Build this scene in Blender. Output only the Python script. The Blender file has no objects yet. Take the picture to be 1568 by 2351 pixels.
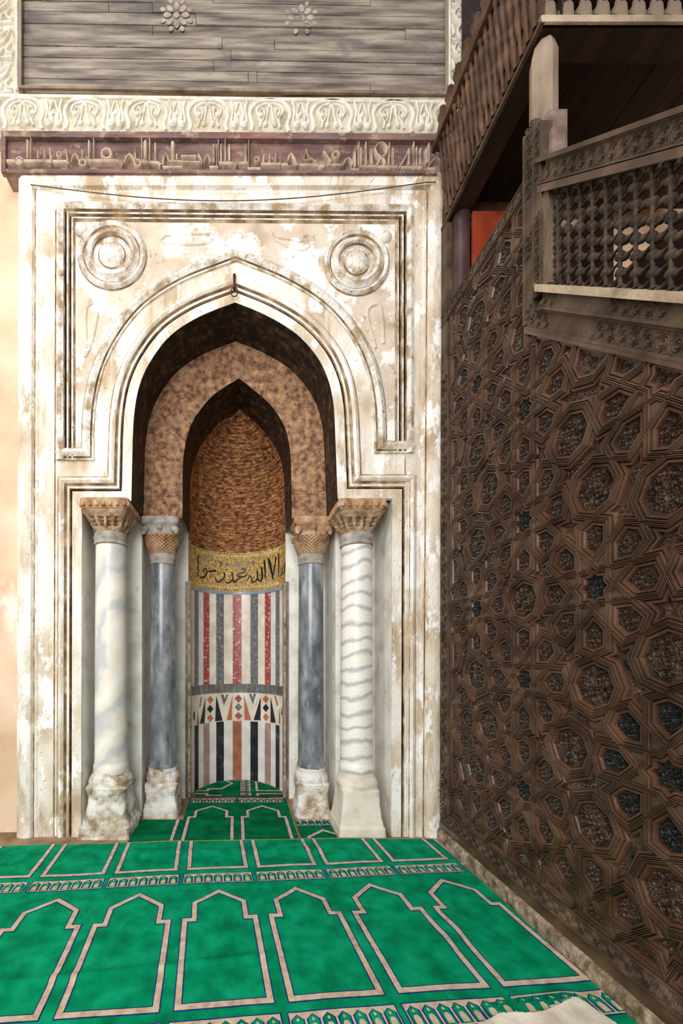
import bpy, math, random
from mathutils import Vector, Matrix, noise
from mathutils.geometry import tessellate_polygon
random.seed(7)
R = math.radians
SC = bpy.context.scene
COL = SC.collection

# ------------------------------------------------------------------ camera, sky, light
F = 914.0            # focal length in pixels of the 1568 px wide frame
PX, PY = 548.0, 1500.0
EYE = 1.5
cd = bpy.data.cameras.new('camera'); cam = bpy.data.objects.new('camera', cd); COL.objects.link(cam)
cd.sensor_fit = 'HORIZONTAL'; cd.sensor_width = 36.0; cd.lens = F / 1568 * 36.0
cd.shift_x = (784 - PX) / 1568; cd.shift_y = (PY - 1175.5) / 1568
cd.clip_start = 0.02; cd.clip_end = 100
cam.location = (0, 0, EYE); cam.rotation_euler = (R(90), 0, 0)
SC.camera = cam
SC.view_settings.view_transform = 'Standard'; SC.view_settings.look = 'None'
SC.view_settings.gamma = 1.0; SC.view_settings.use_curve_mapping = False
SC.view_settings.exposure = 0.0
SC.cycles.max_bounces = 6; SC.cycles.diffuse_bounces = 4; SC.cycles.use_denoising = True
wd = bpy.data.worlds.new('sky'); SC.world = wd; wd.use_nodes = True
bg = wd.node_tree.nodes['Background']; bg.inputs[0].default_value = (0.93, 0.96, 1.0, 1); bg.inputs[1].default_value = 0.62

def area(name, loc, target, size, power, color):
    l = bpy.data.lights.new(name, 'AREA'); l.shape = 'RECTANGLE'; l.size, l.size_y = size; l.energy = power; l.color = color
    o = bpy.data.objects.new(name, l); COL.objects.link(o); o.location = loc
    o.rotation_euler = (Vector(target) - Vector(loc)).to_track_quat('-Z', 'Y').to_euler()
    return o
area('courtyard_daylight', (-1.6, -4.6, 3.6), (-0.2, 3.2, 2.4), (4.0, 3.0), 420, (1.0, 0.97, 0.93))
area('overhead_relief_light', (-1.6, -0.6, 7.4), (-0.4, 3.3, 2.6), (2.0, 1.6), 90, (1.0, 0.97, 0.92))  # added overhead light to bring out the mouldings, no window is known there
area('pulpit_glint_light', (-4.6, -0.6, 5.4), (1.6, 2.4, 1.9), (0.9, 1.0), 125, (1.0, 0.95, 0.88))  # added small side light, sized for sharp glints on the pulpit ridges

# ------------------------------------------------------------------ helpers
def lin(c):
    o = []
    for v in c:
        v = v / 255.0
        o.append(v / 12.92 if v <= 0.04045 else ((v + 0.055) / 1.055) ** 2.4)
    return (o[0], o[1], o[2], 1.0)

def P(x, y, D):
    return ((x - PX) * D / F, D, EYE + (PY - y) * D / F)
def Wx(x, D): return (x - PX) * D / F
def Wz(y, D): return EYE + (PY - y) * D / F

def mat(name, cols, scale=4.0, rough=0.7, bump=0.0, bscale=40.0, stretch=(1, 1, 1), detail=6.0, dist=0.0, spec=0.3, metal=0.0, stops=None, extra=None, uv=False):
    m = bpy.data.materials.new(name); m.use_nodes = True
    nt = m.node_tree; N = nt.nodes; L = nt.links
    b = N['Principled BSDF']
    b.inputs['Roughness'].default_value = rough; b.inputs['Specular IOR Level'].default_value = spec; b.inputs['Metallic'].default_value = metal
    tc = N.new('ShaderNodeTexCoord'); mp = N.new('ShaderNodeMapping'); mp.inputs['Scale'].default_value = stretch
    L.new(tc.outputs['UV' if uv else 'Object'], mp.inputs['Vector'])
    n = N.new('ShaderNodeTexNoise'); n.inputs['Scale'].default_value = scale; n.inputs['Detail'].default_value = detail; n.inputs['Distortion'].default_value = dist
    L.new(mp.outputs[0], n.inputs['Vector'])
    r = N.new('ShaderNodeValToRGB'); cr = r.color_ramp
    k = len(cols)
    if stops is None: stops = [0.3 + 0.4 * i / max(1, k - 1) for i in range(k)]
    while len(cr.elements) < k: cr.elements.new(0.5)
    for e, s, c in zip(cr.elements, stops, cols): e.position = s; e.color = lin(c)
    L.new(n.outputs['Fac'], r.inputs['Fac'])
    out = r.outputs['Color']
    layers = [] if not extra else (extra if isinstance(extra, list) else [extra])
    for li, (c2, s2, lo, hi, st2) in enumerate(layers):   # stain layers: (colour, scale, threshold lo, hi, stretch)
        mp2 = N.new('ShaderNodeMapping'); mp2.inputs['Scale'].default_value = st2; mp2.inputs['Location'].default_value = (3.1 + 4.3 * li, 1.7 + li, 5.3 - 2.2 * li)
        L.new(tc.outputs['UV' if uv else 'Object'], mp2.inputs['Vector'])
        n2 = N.new('ShaderNodeTexNoise'); n2.inputs['Scale'].default_value = s2; n2.inputs['Detail'].default_value = 8; n2.inputs['Roughness'].default_value = 0.68
        L.new(mp2.outputs[0], n2.inputs['Vector'])
        mr = N.new('ShaderNodeMapRange'); mr.inputs['From Min'].default_value = lo; mr.inputs['From Max'].default_value = hi
        L.new(n2.outputs['Fac'], mr.inputs['Value'])
        mx = N.new('ShaderNodeMix'); mx.data_type = 'RGBA'
        L.new(mr.outputs[0], mx.inputs[0]); L.new(out, mx.inputs[6]); mx.inputs[7].default_value = lin(c2)
        out = mx.outputs[2]
    L.new(out, b.inputs['Base Color'])
    if bump:
        bn = N.new('ShaderNodeTexNoise'); bn.inputs['Scale'].default_value = bscale; bn.inputs['Detail'].default_value = 6; bn.inputs['Roughness'].default_value = 0.65
        L.new(mp.outputs[0], bn.inputs['Vector'])
        bu = N.new('ShaderNodeBump'); bu.inputs['Strength'].default_value = bump; bu.inputs['Distance'].default_value = 0.02
        L.new(bn.outputs['Fac'], bu.inputs['Height']); L.new(bu.outputs[0], b.inputs['Normal'])
    return m

M = {}
M['marble'] = mat('aged_marble', [(190, 168, 140), (224, 210, 190), (242, 236, 227)], 3.2, 0.6, 0.45, 48, (1, 1, 0.6), stops=[0.34, 0.47, 0.6], extra=[((182, 154, 116), 4.0, 0.53, 0.70, (1.7, 1, 0.35)), ((252, 250, 247), 7, 0.52, 0.58, (1, 1, 0.5)), ((140, 122, 98), 34, 0.62, 0.70, (1, 1, 1))])
M['marble_warm'] = mat('stained_marble', [(182, 158, 128), (224, 212, 196), (246, 242, 236)], 11.0, 0.65, 1.0, 40, (1, 1, 0.8), stops=[0.36, 0.46, 0.54], extra=[((186, 160, 124), 5, 0.54, 0.7, (1, 1, 0.6)), ((112, 98, 82), 26, 0.60, 0.68, (1, 1, 1))])
M['marble_field'] = mat('spandrel_plaster', [(196, 174, 150), (216, 198, 178), (226, 212, 195)], 4.0, 0.7, 0.6, 50, stops=[0.34, 0.46, 0.6], extra=[((252, 249, 244), 3.2, 0.50, 0.54, (1, 1, 1)), ((150, 122, 92), 12, 0.60, 0.70, (1, 1, 1))])
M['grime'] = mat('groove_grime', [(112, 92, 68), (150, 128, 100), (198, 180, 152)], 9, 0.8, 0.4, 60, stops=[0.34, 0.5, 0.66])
M['jamb'] = mat('jamb_marble', [(206, 200, 190), (236, 232, 224), (246, 244, 240)], 5.0, 0.5, 0.25, 30, extra=[((160, 138, 108), 6, 0.58, 0.76, (1, 1, 0.5)), ((110, 98, 80), 30, 0.64, 0.72, (1, 1, 1))])
M['peach'] = mat('peach_plaster', [(206, 170, 138), (226, 196, 168), (236, 214, 192)], 1.6, 0.85, 0.25, 30, extra=((244, 234, 222), 2.2, 0.55, 0.7, (1, 1, 0.7)))
M['stucco'] = mat('stucco', [(204, 196, 176), (232, 227, 214), (243, 240, 233)], 9.0, 0.75, 0.7, 50, extra=((176, 164, 136), 14, 0.6, 0.74, (1, 1, 1)))
M['stucco_ground'] = mat('stucco_ground', [(172, 160, 132), (208, 198, 174), (226, 219, 202)], 10, 0.85, 0.7, 50)  # darker than the relief, groove shade put into its colour
M['plank'] = mat('weathered_planks', [(96, 88, 84), (146, 134, 122), (186, 174, 158)], 3.4, 0.8, 0.7, 30, (0.6, 1, 6.0), stops=[0.3, 0.48, 0.66], extra=[((112, 104, 106), 2.2, 0.54, 0.68, (0.8, 1, 1.4)), ((90, 74, 62), 9, 0.62, 0.72, (0.4, 1, 4))])
M['rosette'] = mat('worn_rosette_paint', [(112, 102, 98), (166, 152, 142), (190, 178, 164)], 16, 0.85, 0.6, 40)
M['beam'] = mat('painted_beam', [(90, 70, 68), (128, 98, 92), (156, 128, 116)], 5.0, 0.75, 0.6, 40, (0.6, 1, 2.5), extra=[((108, 102, 114), 4, 0.55, 0.67, (0.5, 1, 2)), ((142, 82, 70), 3, 0.58, 0.68, (0.5, 1, 2)), ((172, 146, 128), 13, 0.54, 0.64, (0.8, 1, 1))])
M['letter'] = mat('carved_letter_wood', [(134, 114, 100), (184, 162, 142), (206, 188, 166)], 9, 0.75, 0.5, 50)
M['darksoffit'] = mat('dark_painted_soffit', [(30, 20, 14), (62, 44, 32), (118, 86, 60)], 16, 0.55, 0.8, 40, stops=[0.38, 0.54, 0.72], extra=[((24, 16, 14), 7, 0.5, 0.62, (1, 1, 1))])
M['paintarch'] = mat('painted_arch_wood', [(96, 66, 48), (156, 116, 88), (196, 156, 112)], 17, 0.6, 0.7, 40, stops=[0.34, 0.5, 0.68], extra=[((108, 62, 52), 24, 0.54, 0.64, (1, 1, 1)), ((186, 148, 122), 6, 0.54, 0.68, (1, 1, 1))])
M['gold'] = mat('gold_mosaic', [(130, 96, 46), (202, 162, 90), (240, 208, 142)], 36, 0.4, 0.6, 140, stops=[0.32, 0.5, 0.66], metal=0.0, spec=0.6, extra=((166, 154, 134), 4, 0.55, 0.68, (1, 1, 1)))
M['goldtile'] = mat('gold_guilloche', [(150, 116, 52), (208, 176, 98), (230, 204, 136)], 40, 0.35, 0.2, 130, metal=0.3)
M['pearl'] = mat('white_tesserae', [(226, 222, 212), (244, 240, 232)], 20, 0.4)
M['ink'] = mat('black_lettering', [(20, 20, 24), (34, 34, 40)], 20, 0.55)
def brick_mat():
    m = mat('hood_timber', [(108, 64, 40), (184, 120, 72), (228, 168, 108)], 16, 0.45, 0.8, 50, (1, 1, 2.0), stops=[0.36, 0.5, 0.66], spec=0.45, extra=[((48, 26, 32), 22, 0.53, 0.60, (1, 1, 2.2)), ((196, 160, 124), 12, 0.60, 0.70, (1, 1, 4))])
    return m
M['hood'] = brick_mat()
M['hood_joint'] = mat('hood_joint', [(84, 50, 32), (136, 88, 56), (200, 160, 124)], 20, 0.7, 0.4, 50)
for nm, c1, c2, c3 in (('red', (150, 62, 60), (174, 84, 80), (232, 206, 198)), ('grey', (96, 96, 102), (122, 120, 124), (160, 158, 160)), ('black', (30, 32, 38), (44, 46, 52), (84, 88, 94)),
                       ('cream', (214, 202, 182), (232, 224, 208), (242, 238, 228)), ('rust', (150, 88, 66), (176, 112, 86), (204, 160, 140)), ('white', (214, 212, 208), (230, 228, 224), (240, 240, 238)),
                       ('mauve', (150, 118, 116), (170, 138, 132), (196, 170, 164)), ('orange', (178, 100, 62), (196, 118, 80), (216, 160, 130)), ('slate', (92, 92, 92), (118, 116, 112), (150, 146, 140)), ('blue', (132, 144, 162), (150, 160, 176), (180, 184, 190))):
    M['st_' + nm] = mat(nm + '_inlay_marble', [c1, c2, c3], 34 if nm in ('red', 'grey') else 7, 0.35, 0.1, 40, stops=[0.36, 0.58, 0.68], spec=0.4)
def vein(name, cols, scale, dist, bands, rot):
    m = bpy.data.materials.new(name); m.use_nodes = True
    nt = m.node_tree; N = nt.nodes; L = nt.links; b = N['Principled BSDF']; b.inputs['Roughness'].default_value = 0.32; b.inputs['Specular IOR Level'].default_value = 0.4
    tc = N.new('ShaderNodeTexCoord'); mp = N.new('ShaderNodeMapping'); mp.inputs['Rotation'].default_value = rot
    L.new(tc.outputs['Object'], mp.inputs['Vector'])
    w = N.new('ShaderNodeTexWave'); w.wave_type = 'BANDS'; w.bands_direction = bands; w.inputs['Scale'].default_value = scale; w.inputs['Distortion'].default_value = dist; w.inputs['Detail'].default_value = 4; w.inputs['Detail Scale'].default_value = 1.6
    L.new(mp.outputs[0], w.inputs['Vector'])
    r = N.new('ShaderNodeValToRGB'); cr = r.color_ramp
    while len(cr.elements) < len(cols): cr.elements.new(0.5)
    for i, (e, c) in enumerate(zip(cr.elements, cols)): e.position = i / (len(cols) - 1); e.color = lin(c)
    L.new(w.outputs['Color'], r.inputs['Fac']); L.new(r.outputs['Color'], b.inputs['Base Color'])
    return m
M['shaft_l'] = vein('grey_veined_marble', [(198, 198, 198), (226, 222, 216), (234, 224, 206), (240, 236, 230)], 1.1, 9.0, 'Z', (0.6, 0.9, 0))
M['shaft_r'] = vein('banded_cream_marble', [(186, 186, 192), (226, 220, 212), (240, 232, 218), (246, 242, 236), (238, 230, 218), (242, 238, 232)], 2.6, 4.2, 'Z', (0.1, 0.12, 0))
M['shaft_b'] = mat('blue_grey_marble', [(82, 88, 98), (124, 128, 134), (176, 178, 182)], 6, 0.2, 0.05, 30, (1.6, 1.6, 0.6), stops=[0.34, 0.52, 0.74], spec=0.55, extra=[((78, 84, 96), 3, 0.54, 0.66, (1, 1, 0.7)), ((200, 202, 204), 16, 0.62, 0.72, (3, 3, 0.4))])
M['base'] = mat('weathered_base_marble', [(158, 136, 112), (222, 210, 194), (246, 242, 238)], 9, 0.75, 1.0, 32, stops=[0.34, 0.47, 0.58], extra=((186, 160, 128), 5, 0.53, 0.68, (1, 1, 1)))
M['base_r'] = mat('smooth_base_marble', [(206, 192, 172), (228, 218, 202), (240, 234, 224)], 6, 0.6, 0.2, 40)
M['capital'] = mat('tan_capital_stone', [(122, 92, 68), (178, 146, 116), (200, 182, 160)], 18, 0.75, 0.6, 60, extra=((178, 136, 98), 6, 0.54, 0.66, (1, 1, 1)))
M['capital_o'] = mat('ochre_capital_stone', [(132, 98, 70), (180, 140, 104), (202, 176, 146)], 14, 0.75, 0.4, 60, extra=((176, 164, 150), 7, 0.56, 0.7, (1, 1, 1)))
M['capital_g'] = mat('grey_capital_stone', [(132, 122, 112), (166, 158, 148), (190, 184, 176)], 14, 0.75, 0.4, 60)
M['wood'] = mat('minbar_wood', [(46, 32, 22), (76, 55, 40), (104, 79, 60)], 6, 0.28, 0.12, 60, (1, 1, 1), stops=[0.3, 0.5, 0.72], spec=0.6)
M['wood_red'] = mat('reddish_minbar_wood', [(44, 27, 18), (74, 47, 33), (98, 68, 49)], 6, 0.28, 0.12, 60, spec=0.6)
M['wood_field'] = mat('carved_minbar_wood', [(34, 24, 17), (60, 44, 32), (90, 70, 53)], 14, 0.3, 0.25, 90, spec=0.65)
M['ebony'] = mat('blackened_inlay_wood', [(16, 17, 17), (28, 29, 28), (44, 46, 44)], 14, 0.32, 0.3, 90, spec=0.6)
M['wood_grey'] = mat('greyed_carved_wood', [(52, 39, 29), (80, 63, 49), (104, 86, 69)], 6, 0.55, 0.5, 60)
M['wood_border'] = mat('carved_border_wood', [(50, 38, 28), (78, 60, 45), (106, 86, 66)], 8, 0.55, 0.4, 60, spec=0.4)
M['wood_lat'] = mat('lattice_wood', [(32, 24, 18), (56, 43, 33), (82, 66, 51)], 9, 0.45, 0.4, 70)
M['wood_pale'] = mat('worn_pale_wood', [(92, 78, 64), (134, 116, 99), (162, 144, 124)], 5, 0.65, 0.6, 40, (1, 1, 0.4))
M['wood_sill'] = mat('pale_sill_wood', [(128, 112, 92), (172, 154, 130), (192, 176, 152)], 5, 0.65, 0.4, 40)
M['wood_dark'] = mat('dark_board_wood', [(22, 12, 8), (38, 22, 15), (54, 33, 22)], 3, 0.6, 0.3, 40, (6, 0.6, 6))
M['wood_balc'] = mat('balcony_wood', [(52, 33, 22), (84, 58, 42), (110, 80, 60)], 7, 0.55, 0.3, 50)
M['purple'] = mat('purple_painted_wood', [(44, 29, 30), (68, 47, 47), (98, 76, 75)], 5, 0.4, 0.2, 40, (1, 1, 0.4))
M['redpanel'] = mat('orange_red_panel', [(120, 44, 24), (148, 58, 32), (164, 82, 54)], 4, 0.55)
M['stone'] = mat('rough_curb_stone', [(92, 76, 58), (150, 132, 110), (188, 174, 154)], 14, 0.95, 1.0, 24, extra=((104, 86, 58), 7, 0.53, 0.64, (1, 1, 1)))
M['floor'] = mat('earthy_floor_stone', [(110, 88, 62), (146, 124, 96), (168, 148, 120)], 5, 0.9, 0.5, 30)
M['green'] = mat('green_pile', [(0, 122, 82), (2, 152, 104), (16, 172, 122)], 9, 0.95, 0.6, 240, (1, 1, 1), spec=0.05, extra=((0, 112, 72), 3.5, 0.54, 0.74, (1, 1, 1)))
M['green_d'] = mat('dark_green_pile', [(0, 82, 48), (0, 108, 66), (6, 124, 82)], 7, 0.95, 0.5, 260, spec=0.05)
M['beige'] = mat('beige_pile', [(176, 150, 124), (202, 178, 152), (216, 196, 172)], 30, 0.95, 0.4, 260, spec=0.05)
M['navy'] = mat('navy_pile', [(18, 34, 96), (30, 50, 120), (40, 70, 130)], 30, 0.95, 0.3, 260, spec=0.05)
M['binding'] = mat('tan_binding', [(136, 100, 50), (170, 132, 74)], 30, 0.9)
M['mauve_wood'] = mat('mauve_worn_wood', [(88, 70, 64), (120, 98, 90), (150, 130, 122)], 8, 0.6, 0.5, 40)
M['cloth'] = mat('pale_cloth', [(196, 184, 164), (222, 212, 194), (236, 228, 214)], 10, 0.9, 0.3, 120)
M['iron'] = mat('rusty_iron', [(50, 28, 22), (92, 52, 40)], 30, 0.7, metal=0.3)
M['wire'] = mat('dark_wire', [(70, 62, 52), (92, 82, 70)], 30, 0.7)

class MB:
    def __init__(s): s.v = []; s.f = []; s.m = []
    def add(s, vs, fs, mi=0):
        o = len(s.v); s.v.extend(vs)
        for f in fs: s.f.append([i + o for i in f]); s.m.append(mi)
    def quad(s, a, b, c, d, mi=0): s.add([a, b, c, d], [(0, 1, 2, 3)], mi)
    def box(s, x0, x1, y0, y1, z0, z1, mi=0):
        v = [(x, y, z) for x in (x0, x1) for y in (y0, y1) for z in (z0, z1)]
        s.add(v, [(0, 1, 3, 2), (4, 6, 7, 5), (0, 4, 5, 1), (2, 3, 7, 6), (0, 2, 6, 4), (1, 5, 7, 3)], mi)
    def grid(s, rows, mi=0, closed=False, capb=False, capt=False):
        n = len(rows[0]); vs = [p for r in rows for p in r]; fs = []
        for i in range(len(rows) - 1):
            for j in range(n if closed else n - 1):
                k = (j + 1) % n
                fs.append((i * n + j, i * n + k, (i + 1) * n + k, (i + 1) * n + j))
        if capb: fs.append(tuple(range(n))[::-1])
        if capt: fs.append(tuple((len(rows) - 1) * n + j for j in range(n)))
        s.add(vs, fs, mi)
    def lathe(s, prof, cx, cy, n=32, mi=0, fn=None):
        rows = []
        for r, z in prof:
            row = []
            for k in range(n):
                a = 2 * math.pi * k / n
                rr = fn(r, a, z) if fn else r
                row.append((cx + rr * math.cos(a), cy + rr * math.sin(a), z))
            rows.append(row)
        s.grid(rows, mi, True, True, True)
    def tube(s, pts, rad, n=6, mi=0):
        pts = [Vector(p) for p in pts]; rows = []
        rads = rad if isinstance(rad, (list, tuple)) else [rad] * len(pts)
        for i, p in enumerate(pts):
            t = (pts[min(i + 1, len(pts) - 1)] - pts[max(i - 1, 0)])
            if t.length < 1e-9: t = Vector((0, 0, 1))
            t.normalize()
            u = t.cross(Vector((0, 1, 0)) if abs(t.y) < 0.9 else Vector((1, 0, 0))); u.normalize(); w = t.cross(u)
            rows.append([tuple(p + (u * math.cos(2 * math.pi * k / n) + w * math.sin(2 * math.pi * k / n)) * rads[i]) for k in range(n)])
        s.grid(rows, mi, True, True, True)
    def poly(s, pts3, mi=0):
        tris = tessellate_polygon([[Vector(p) for p in pts3]])
        s.add([tuple(p) for p in pts3], [tuple(t) for t in tris], mi)
    def build(s, name, mats, parent=None, smooth=40, fix=True):
        me = bpy.data.meshes.new(name); me.from_pydata(s.v, [], s.f); 
        if not isinstance(mats, (list, tuple)): mats = [mats]
        for m in mats: me.materials.append(m if not isinstance(m, str) else M[m])
        me.polygons.foreach_set('material_index', s.m)
        if fix:
            import bmesh
            bm = bmesh.new(); bm.from_mesh(me); bmesh.ops.remove_doubles(bm, verts=bm.verts, dist=1e-5)
            if fix != 'keep': bmesh.ops.recalc_face_normals(bm, faces=bm.faces)
            bm.to_mesh(me); bm.free()
        if smooth:
            me.polygons.foreach_set('use_smooth', [True] * len(me.polygons)); me.set_sharp_from_angle(angle=R(smooth))
        me.update()
        o = bpy.data.objects.new(name, me); COL.objects.link(o)
        if parent: o.parent = parent; o.matrix_parent_inverse = parent.matrix_world.inverted()
        return o

def thing(name, label, cat, loc, group=None):
    o = bpy.data.objects.new(name, None); COL.objects.link(o); o.location = loc; o.empty_display_size = 0.1
    tag(o, label, cat, group); bpy.context.view_layer.update(); return o
def tag(o, label, cat, group=None):
    o['label'] = label; o['category'] = cat; o['kind'] = 'thing'
    if group: o['group'] = group
    return o
def struct(o): o['kind'] = 'structure'; return o

def offs(pts, d, closed=False):
    """offset a 2D polyline to its left by d (mitred)"""
    n = len(pts); out = []
    for i in range(n):
        p = Vector(pts[i]).to_2d()
        a = Vector(pts[i - 1]) if (closed or i > 0) else None
        b = Vector(pts[(i + 1) % n]) if (closed or i < n - 1) else None
        def nrm(u, v):
            e = v - u
            return Vector((-e.y, e.x)).normalized() if e.length > 1e-9 else Vector((0, 0))
        if a is None: q = nrm(p, b) * d
        elif b is None: q = nrm(a, p) * d
        else:
            n1 = nrm(a, p); n2 = nrm(p, b); den = 1 + n1.dot(n2)
            q = (n1 + n2) * (d / max(den, 0.25))
        out.append((p.x + q.x, p.y + q.y))
    return out

def spline(pts, per=6):
    """Catmull-Rom through 2D points"""
    out = []
    n = len(pts)
    for i in range(n - 1):
        p0 = pts[max(i - 1, 0)]; p1 = pts[i]; p2 = pts[i + 1]; p3 = pts[min(i + 2, n - 1)]
        for k in range(per):
            t = k / per
            out.append(tuple(0.5 * (2 * p1[j] + (p2[j] - p0[j]) * t + (2 * p0[j] - 5 * p1[j] + 4 * p2[j] - p3[j]) * t * t + (3 * p1[j] - p0[j] - 3 * p2[j] + p3[j]) * t ** 3) for j in range(len(p1))))
    out.append(tuple(pts[-1])); return out

def clip(poly, a, b, c):
    """keep part of polygon with a*x+b*y<=c"""
    out = []; n = len(poly)
    for i in range(n):
        p = poly[i]; q = poly[(i + 1) % n]
        dp = a * p[0] + b * p[1] - c; dq = a * q[0] + b * q[1] - c
        if dp <= 0: out.append(p)
        if dp * dq < 0:
            t = dp / (dp - dq); out.append((p[0] + (q[0] - p[0]) * t, p[1] + (q[1] - p[1]) * t))
    return out
def area2(p): return 0.5 * sum(p[i][0] * p[(i + 1) % len(p)][1] - p[(i + 1) % len(p)][0] * p[i][1] for i in range(len(p)))
def nz(x, y=0, z=0): return noise.noise(Vector((x, y, z)))

# depths of the wall planes
D0, D1, D2 = 3.264, 3.66, 4.11

# ------------------------------------------------------------------ setting
b = MB(); b.quad((-7, -5, 0), (7, -5, 0), (7, 5.2, 0), (-7, 5.2, 0)); fl = struct(b.build('floor', 'floor', smooth=0))
b = MB()
YW = D0 + 0.075
xl, xr, zt = Wx(60, YW), Wx(1000, YW), 10.0
b.box(-7, xl, YW, YW + 0.5, 0, zt); b.box(xr, 7, YW, YW + 0.5, 0, zt); b.box(xl, xr, YW, YW + 0.5, Wz(320, YW), zt)
struct(b.build('wall_back', 'peach', smooth=0))
b = MB(); b.box(6.0, 6.3, -4.0, 3.3, 0, 10.0); struct(b.build('wall_right', 'peach', smooth=0))

# ------------------------------------------------------------------ mihrab
mih = thing('prayer_niche', 'tall pointed-arch prayer niche of pale marble with brown hood and striped lining', 'niche', (0, D0, 0))
# pointed arch outlines in pixels on their own plane (left half then right half)
archO = [(303, 1152)] + spline([(306, 1010), (310, 947), (322, 886), (348, 830), (393, 773), (459, 730), (540, 698)], 5)
archOr = spline([(540, 698), (612, 728), (680, 770), (727, 822), (753, 876), (765, 935), (769, 1010)], 5) + [(774, 1147)]
arch = archO + archOr[1:]
def px2w(pts, D): return [(Wx(x, D), Wz(y, D)) for x, y in pts]
pathOpen = [(188, 1960), (190, 1152)] + arch + [(899, 1147), (897, 1960)]
wOpen = px2w(pathOpen, D0); u = D0 / F
# facade face: between outer rectangle and opening
b = MB()
outer = px2w([(40, 1960), (45, 402), (1018, 402), (1008, 1960)], D0)
ring = outer + wOpen[::-1]
b.poly([(x, D0, z) for x, z in ring])
for (x0, z0), (x1, z1) in zip(outer[:-1], outer[1:]): b.quad((x0, D0, z0), (x1, D0, z1), (x1, YW + 0.1, z1), (x0, YW + 0.1, z0))
b.build('marble_facing', 'marble', mih, smooth=0)
def sweep(path, prof, name, m, side=1, closed=False, D=D0, parent=mih):
    b = MB(); rows = []
    for d, h in prof:
        rows.append([(x, D - h, z) for x, z in offs(path, side * d * u, closed)])
    for i in range(len(rows) - 1):      # grime has settled in the grooves
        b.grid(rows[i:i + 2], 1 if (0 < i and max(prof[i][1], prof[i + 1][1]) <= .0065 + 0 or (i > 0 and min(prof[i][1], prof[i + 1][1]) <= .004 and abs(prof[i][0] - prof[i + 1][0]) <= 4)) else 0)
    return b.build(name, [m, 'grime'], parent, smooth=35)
prof_open = [(0, 0), (0.5, .014), (22, .014), (25, .0), (27, .0), (29, .013), (34, .013), (36, .0), (38, .001), (41, .016), (47, .028), (54, .016), (58, .0)]
sweep(wOpen, prof_open, 'opening_moulding', 'marble', 1)
# spandrel frame
arch90 = offs(px2w(arch, D0), 90 * u)
aw = [p for p in arch90 if p[1] > Wz(1000, D0)]
leftx, rightx = aw[0][0], aw[-1][0]
gpath = [(Wx(131, D0), Wz(1058, D0)), (leftx, Wz(1058, D0))] + aw + [(rightx, Wz(1042, D0)), (Wx(949, D0), Wz(1042, D0))]
sweep(gpath, [(0, 0), (0.5, .014), (4, .015), (6, .002), (8, .018), (17, .034), (27, .014), (30, .003)], 'spandrel_moulding', 'marble_warm', 1)
upath = px2w([(131, 1058), (131, 467), (949, 474), (949, 1042)], D0)
sweep(upath, [(0, 0), (1, .02), (9, .034), (17, .018), (19, .0), (22, .0), (24, .017), (28, .017), (30, .0), (32, .0), (35, .016), (39, .018), (43, .004)], 'spandrel_frame', 'marble_warm', -1)
opath = px2w([(41, 1960), (46, 403), (1017, 403), (1007, 1960)], D0)
sweep(opath, [(0, -.1), (0, .02), (10, .04), (24, .042), (32, .03), (35, .006), (38, .006), (40, .02), (44, .018), (47, .009), (82, .009), (84, .0)], 'outer_frame', 'marble', -1)
# spandrel field with its rougher plaster
b = MB()
fpath = offs(gpath, 26 * u)
topz = Wz(505, D0)
fld = [(Wx(165, D0), Wz(1035, D0)), (Wx(165, D0), topz), (Wx(915, D0), topz), (Wx(915, D0), Wz(1025, D0))]
fld += fpath[::-1][1:-1]
b.poly([(x, D0 - .004, z) for x, z in fld]); b.build('spandrel_field', 'marble_field', mih, smooth=0)
# roundels
def roundel(cx, cy, s):
    b = MB(); X, Z = Wx(cx, D0), Wz(cy, D0)
    prof = [(80, .003), (79, .016), (73, .036), (66, .022), (62, .012), (58, .02), (52, .046), (46, .042), (43.5, .026), (43, .009), (32, .009), (29, .016), (21, .036), (10, .045), (1, .047)]
    rows = [[(X + r * s * u * math.cos(a), D0 - h, Z + r * s * u * math.sin(a)) for a in [2 * math.pi * k / 56 for k in range(56)]] for r, h in prof]
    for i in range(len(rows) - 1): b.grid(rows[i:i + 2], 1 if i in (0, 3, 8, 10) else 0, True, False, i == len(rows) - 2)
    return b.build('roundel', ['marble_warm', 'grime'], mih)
roundel(258, 589, 1.0); roundel(818, 606, .95)
def knob(cx, cy, r, D=D0, parent=mih, name='corner_knob', m='marble_warm'):
    b = MB(); X, Z = Wx(cx, D), Wz(cy, D); rr = r * D / F
    rows = [[(X + rr * math.cos(t) * math.cos(a), D - .002 - rr * .8 * math.sin(t), Z + rr * math.cos(t) * math.sin(a)) for a in [2 * math.pi * k / 20 for k in range(20)]] for t in [0, .4, .8, 1.2, 1.5]]
    b.grid(rows, 0, True, False, True); return b.build(name, m, parent)
knob(188, 532, 16); knob(885, 547, 14)
def relief(strokes, name, m, D, parent, closed=False, hgt=.012):
    """strokes: (points px, width px); raised rounded ridges on plane D"""
    b = MB()
    for pts, w in strokes:
        wp = px2w(pts, D); hw = w * D / F / 2
        rows = []
        for d, h in ((-1, -.002), (-.75, .75), (-.3, 1), (.3, 1), (.75, .75), (1, -.002)):
            rows.append([(x, D - (hgt * h if h > 0 else h), z) for x, z in offs(wp, d * hw)])
        b.grid(rows)
        for e in (0, -1): b.add([r[e] for r in rows], [tuple(range(6))])
    return b.build(name, m, parent, smooth=50)
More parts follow.
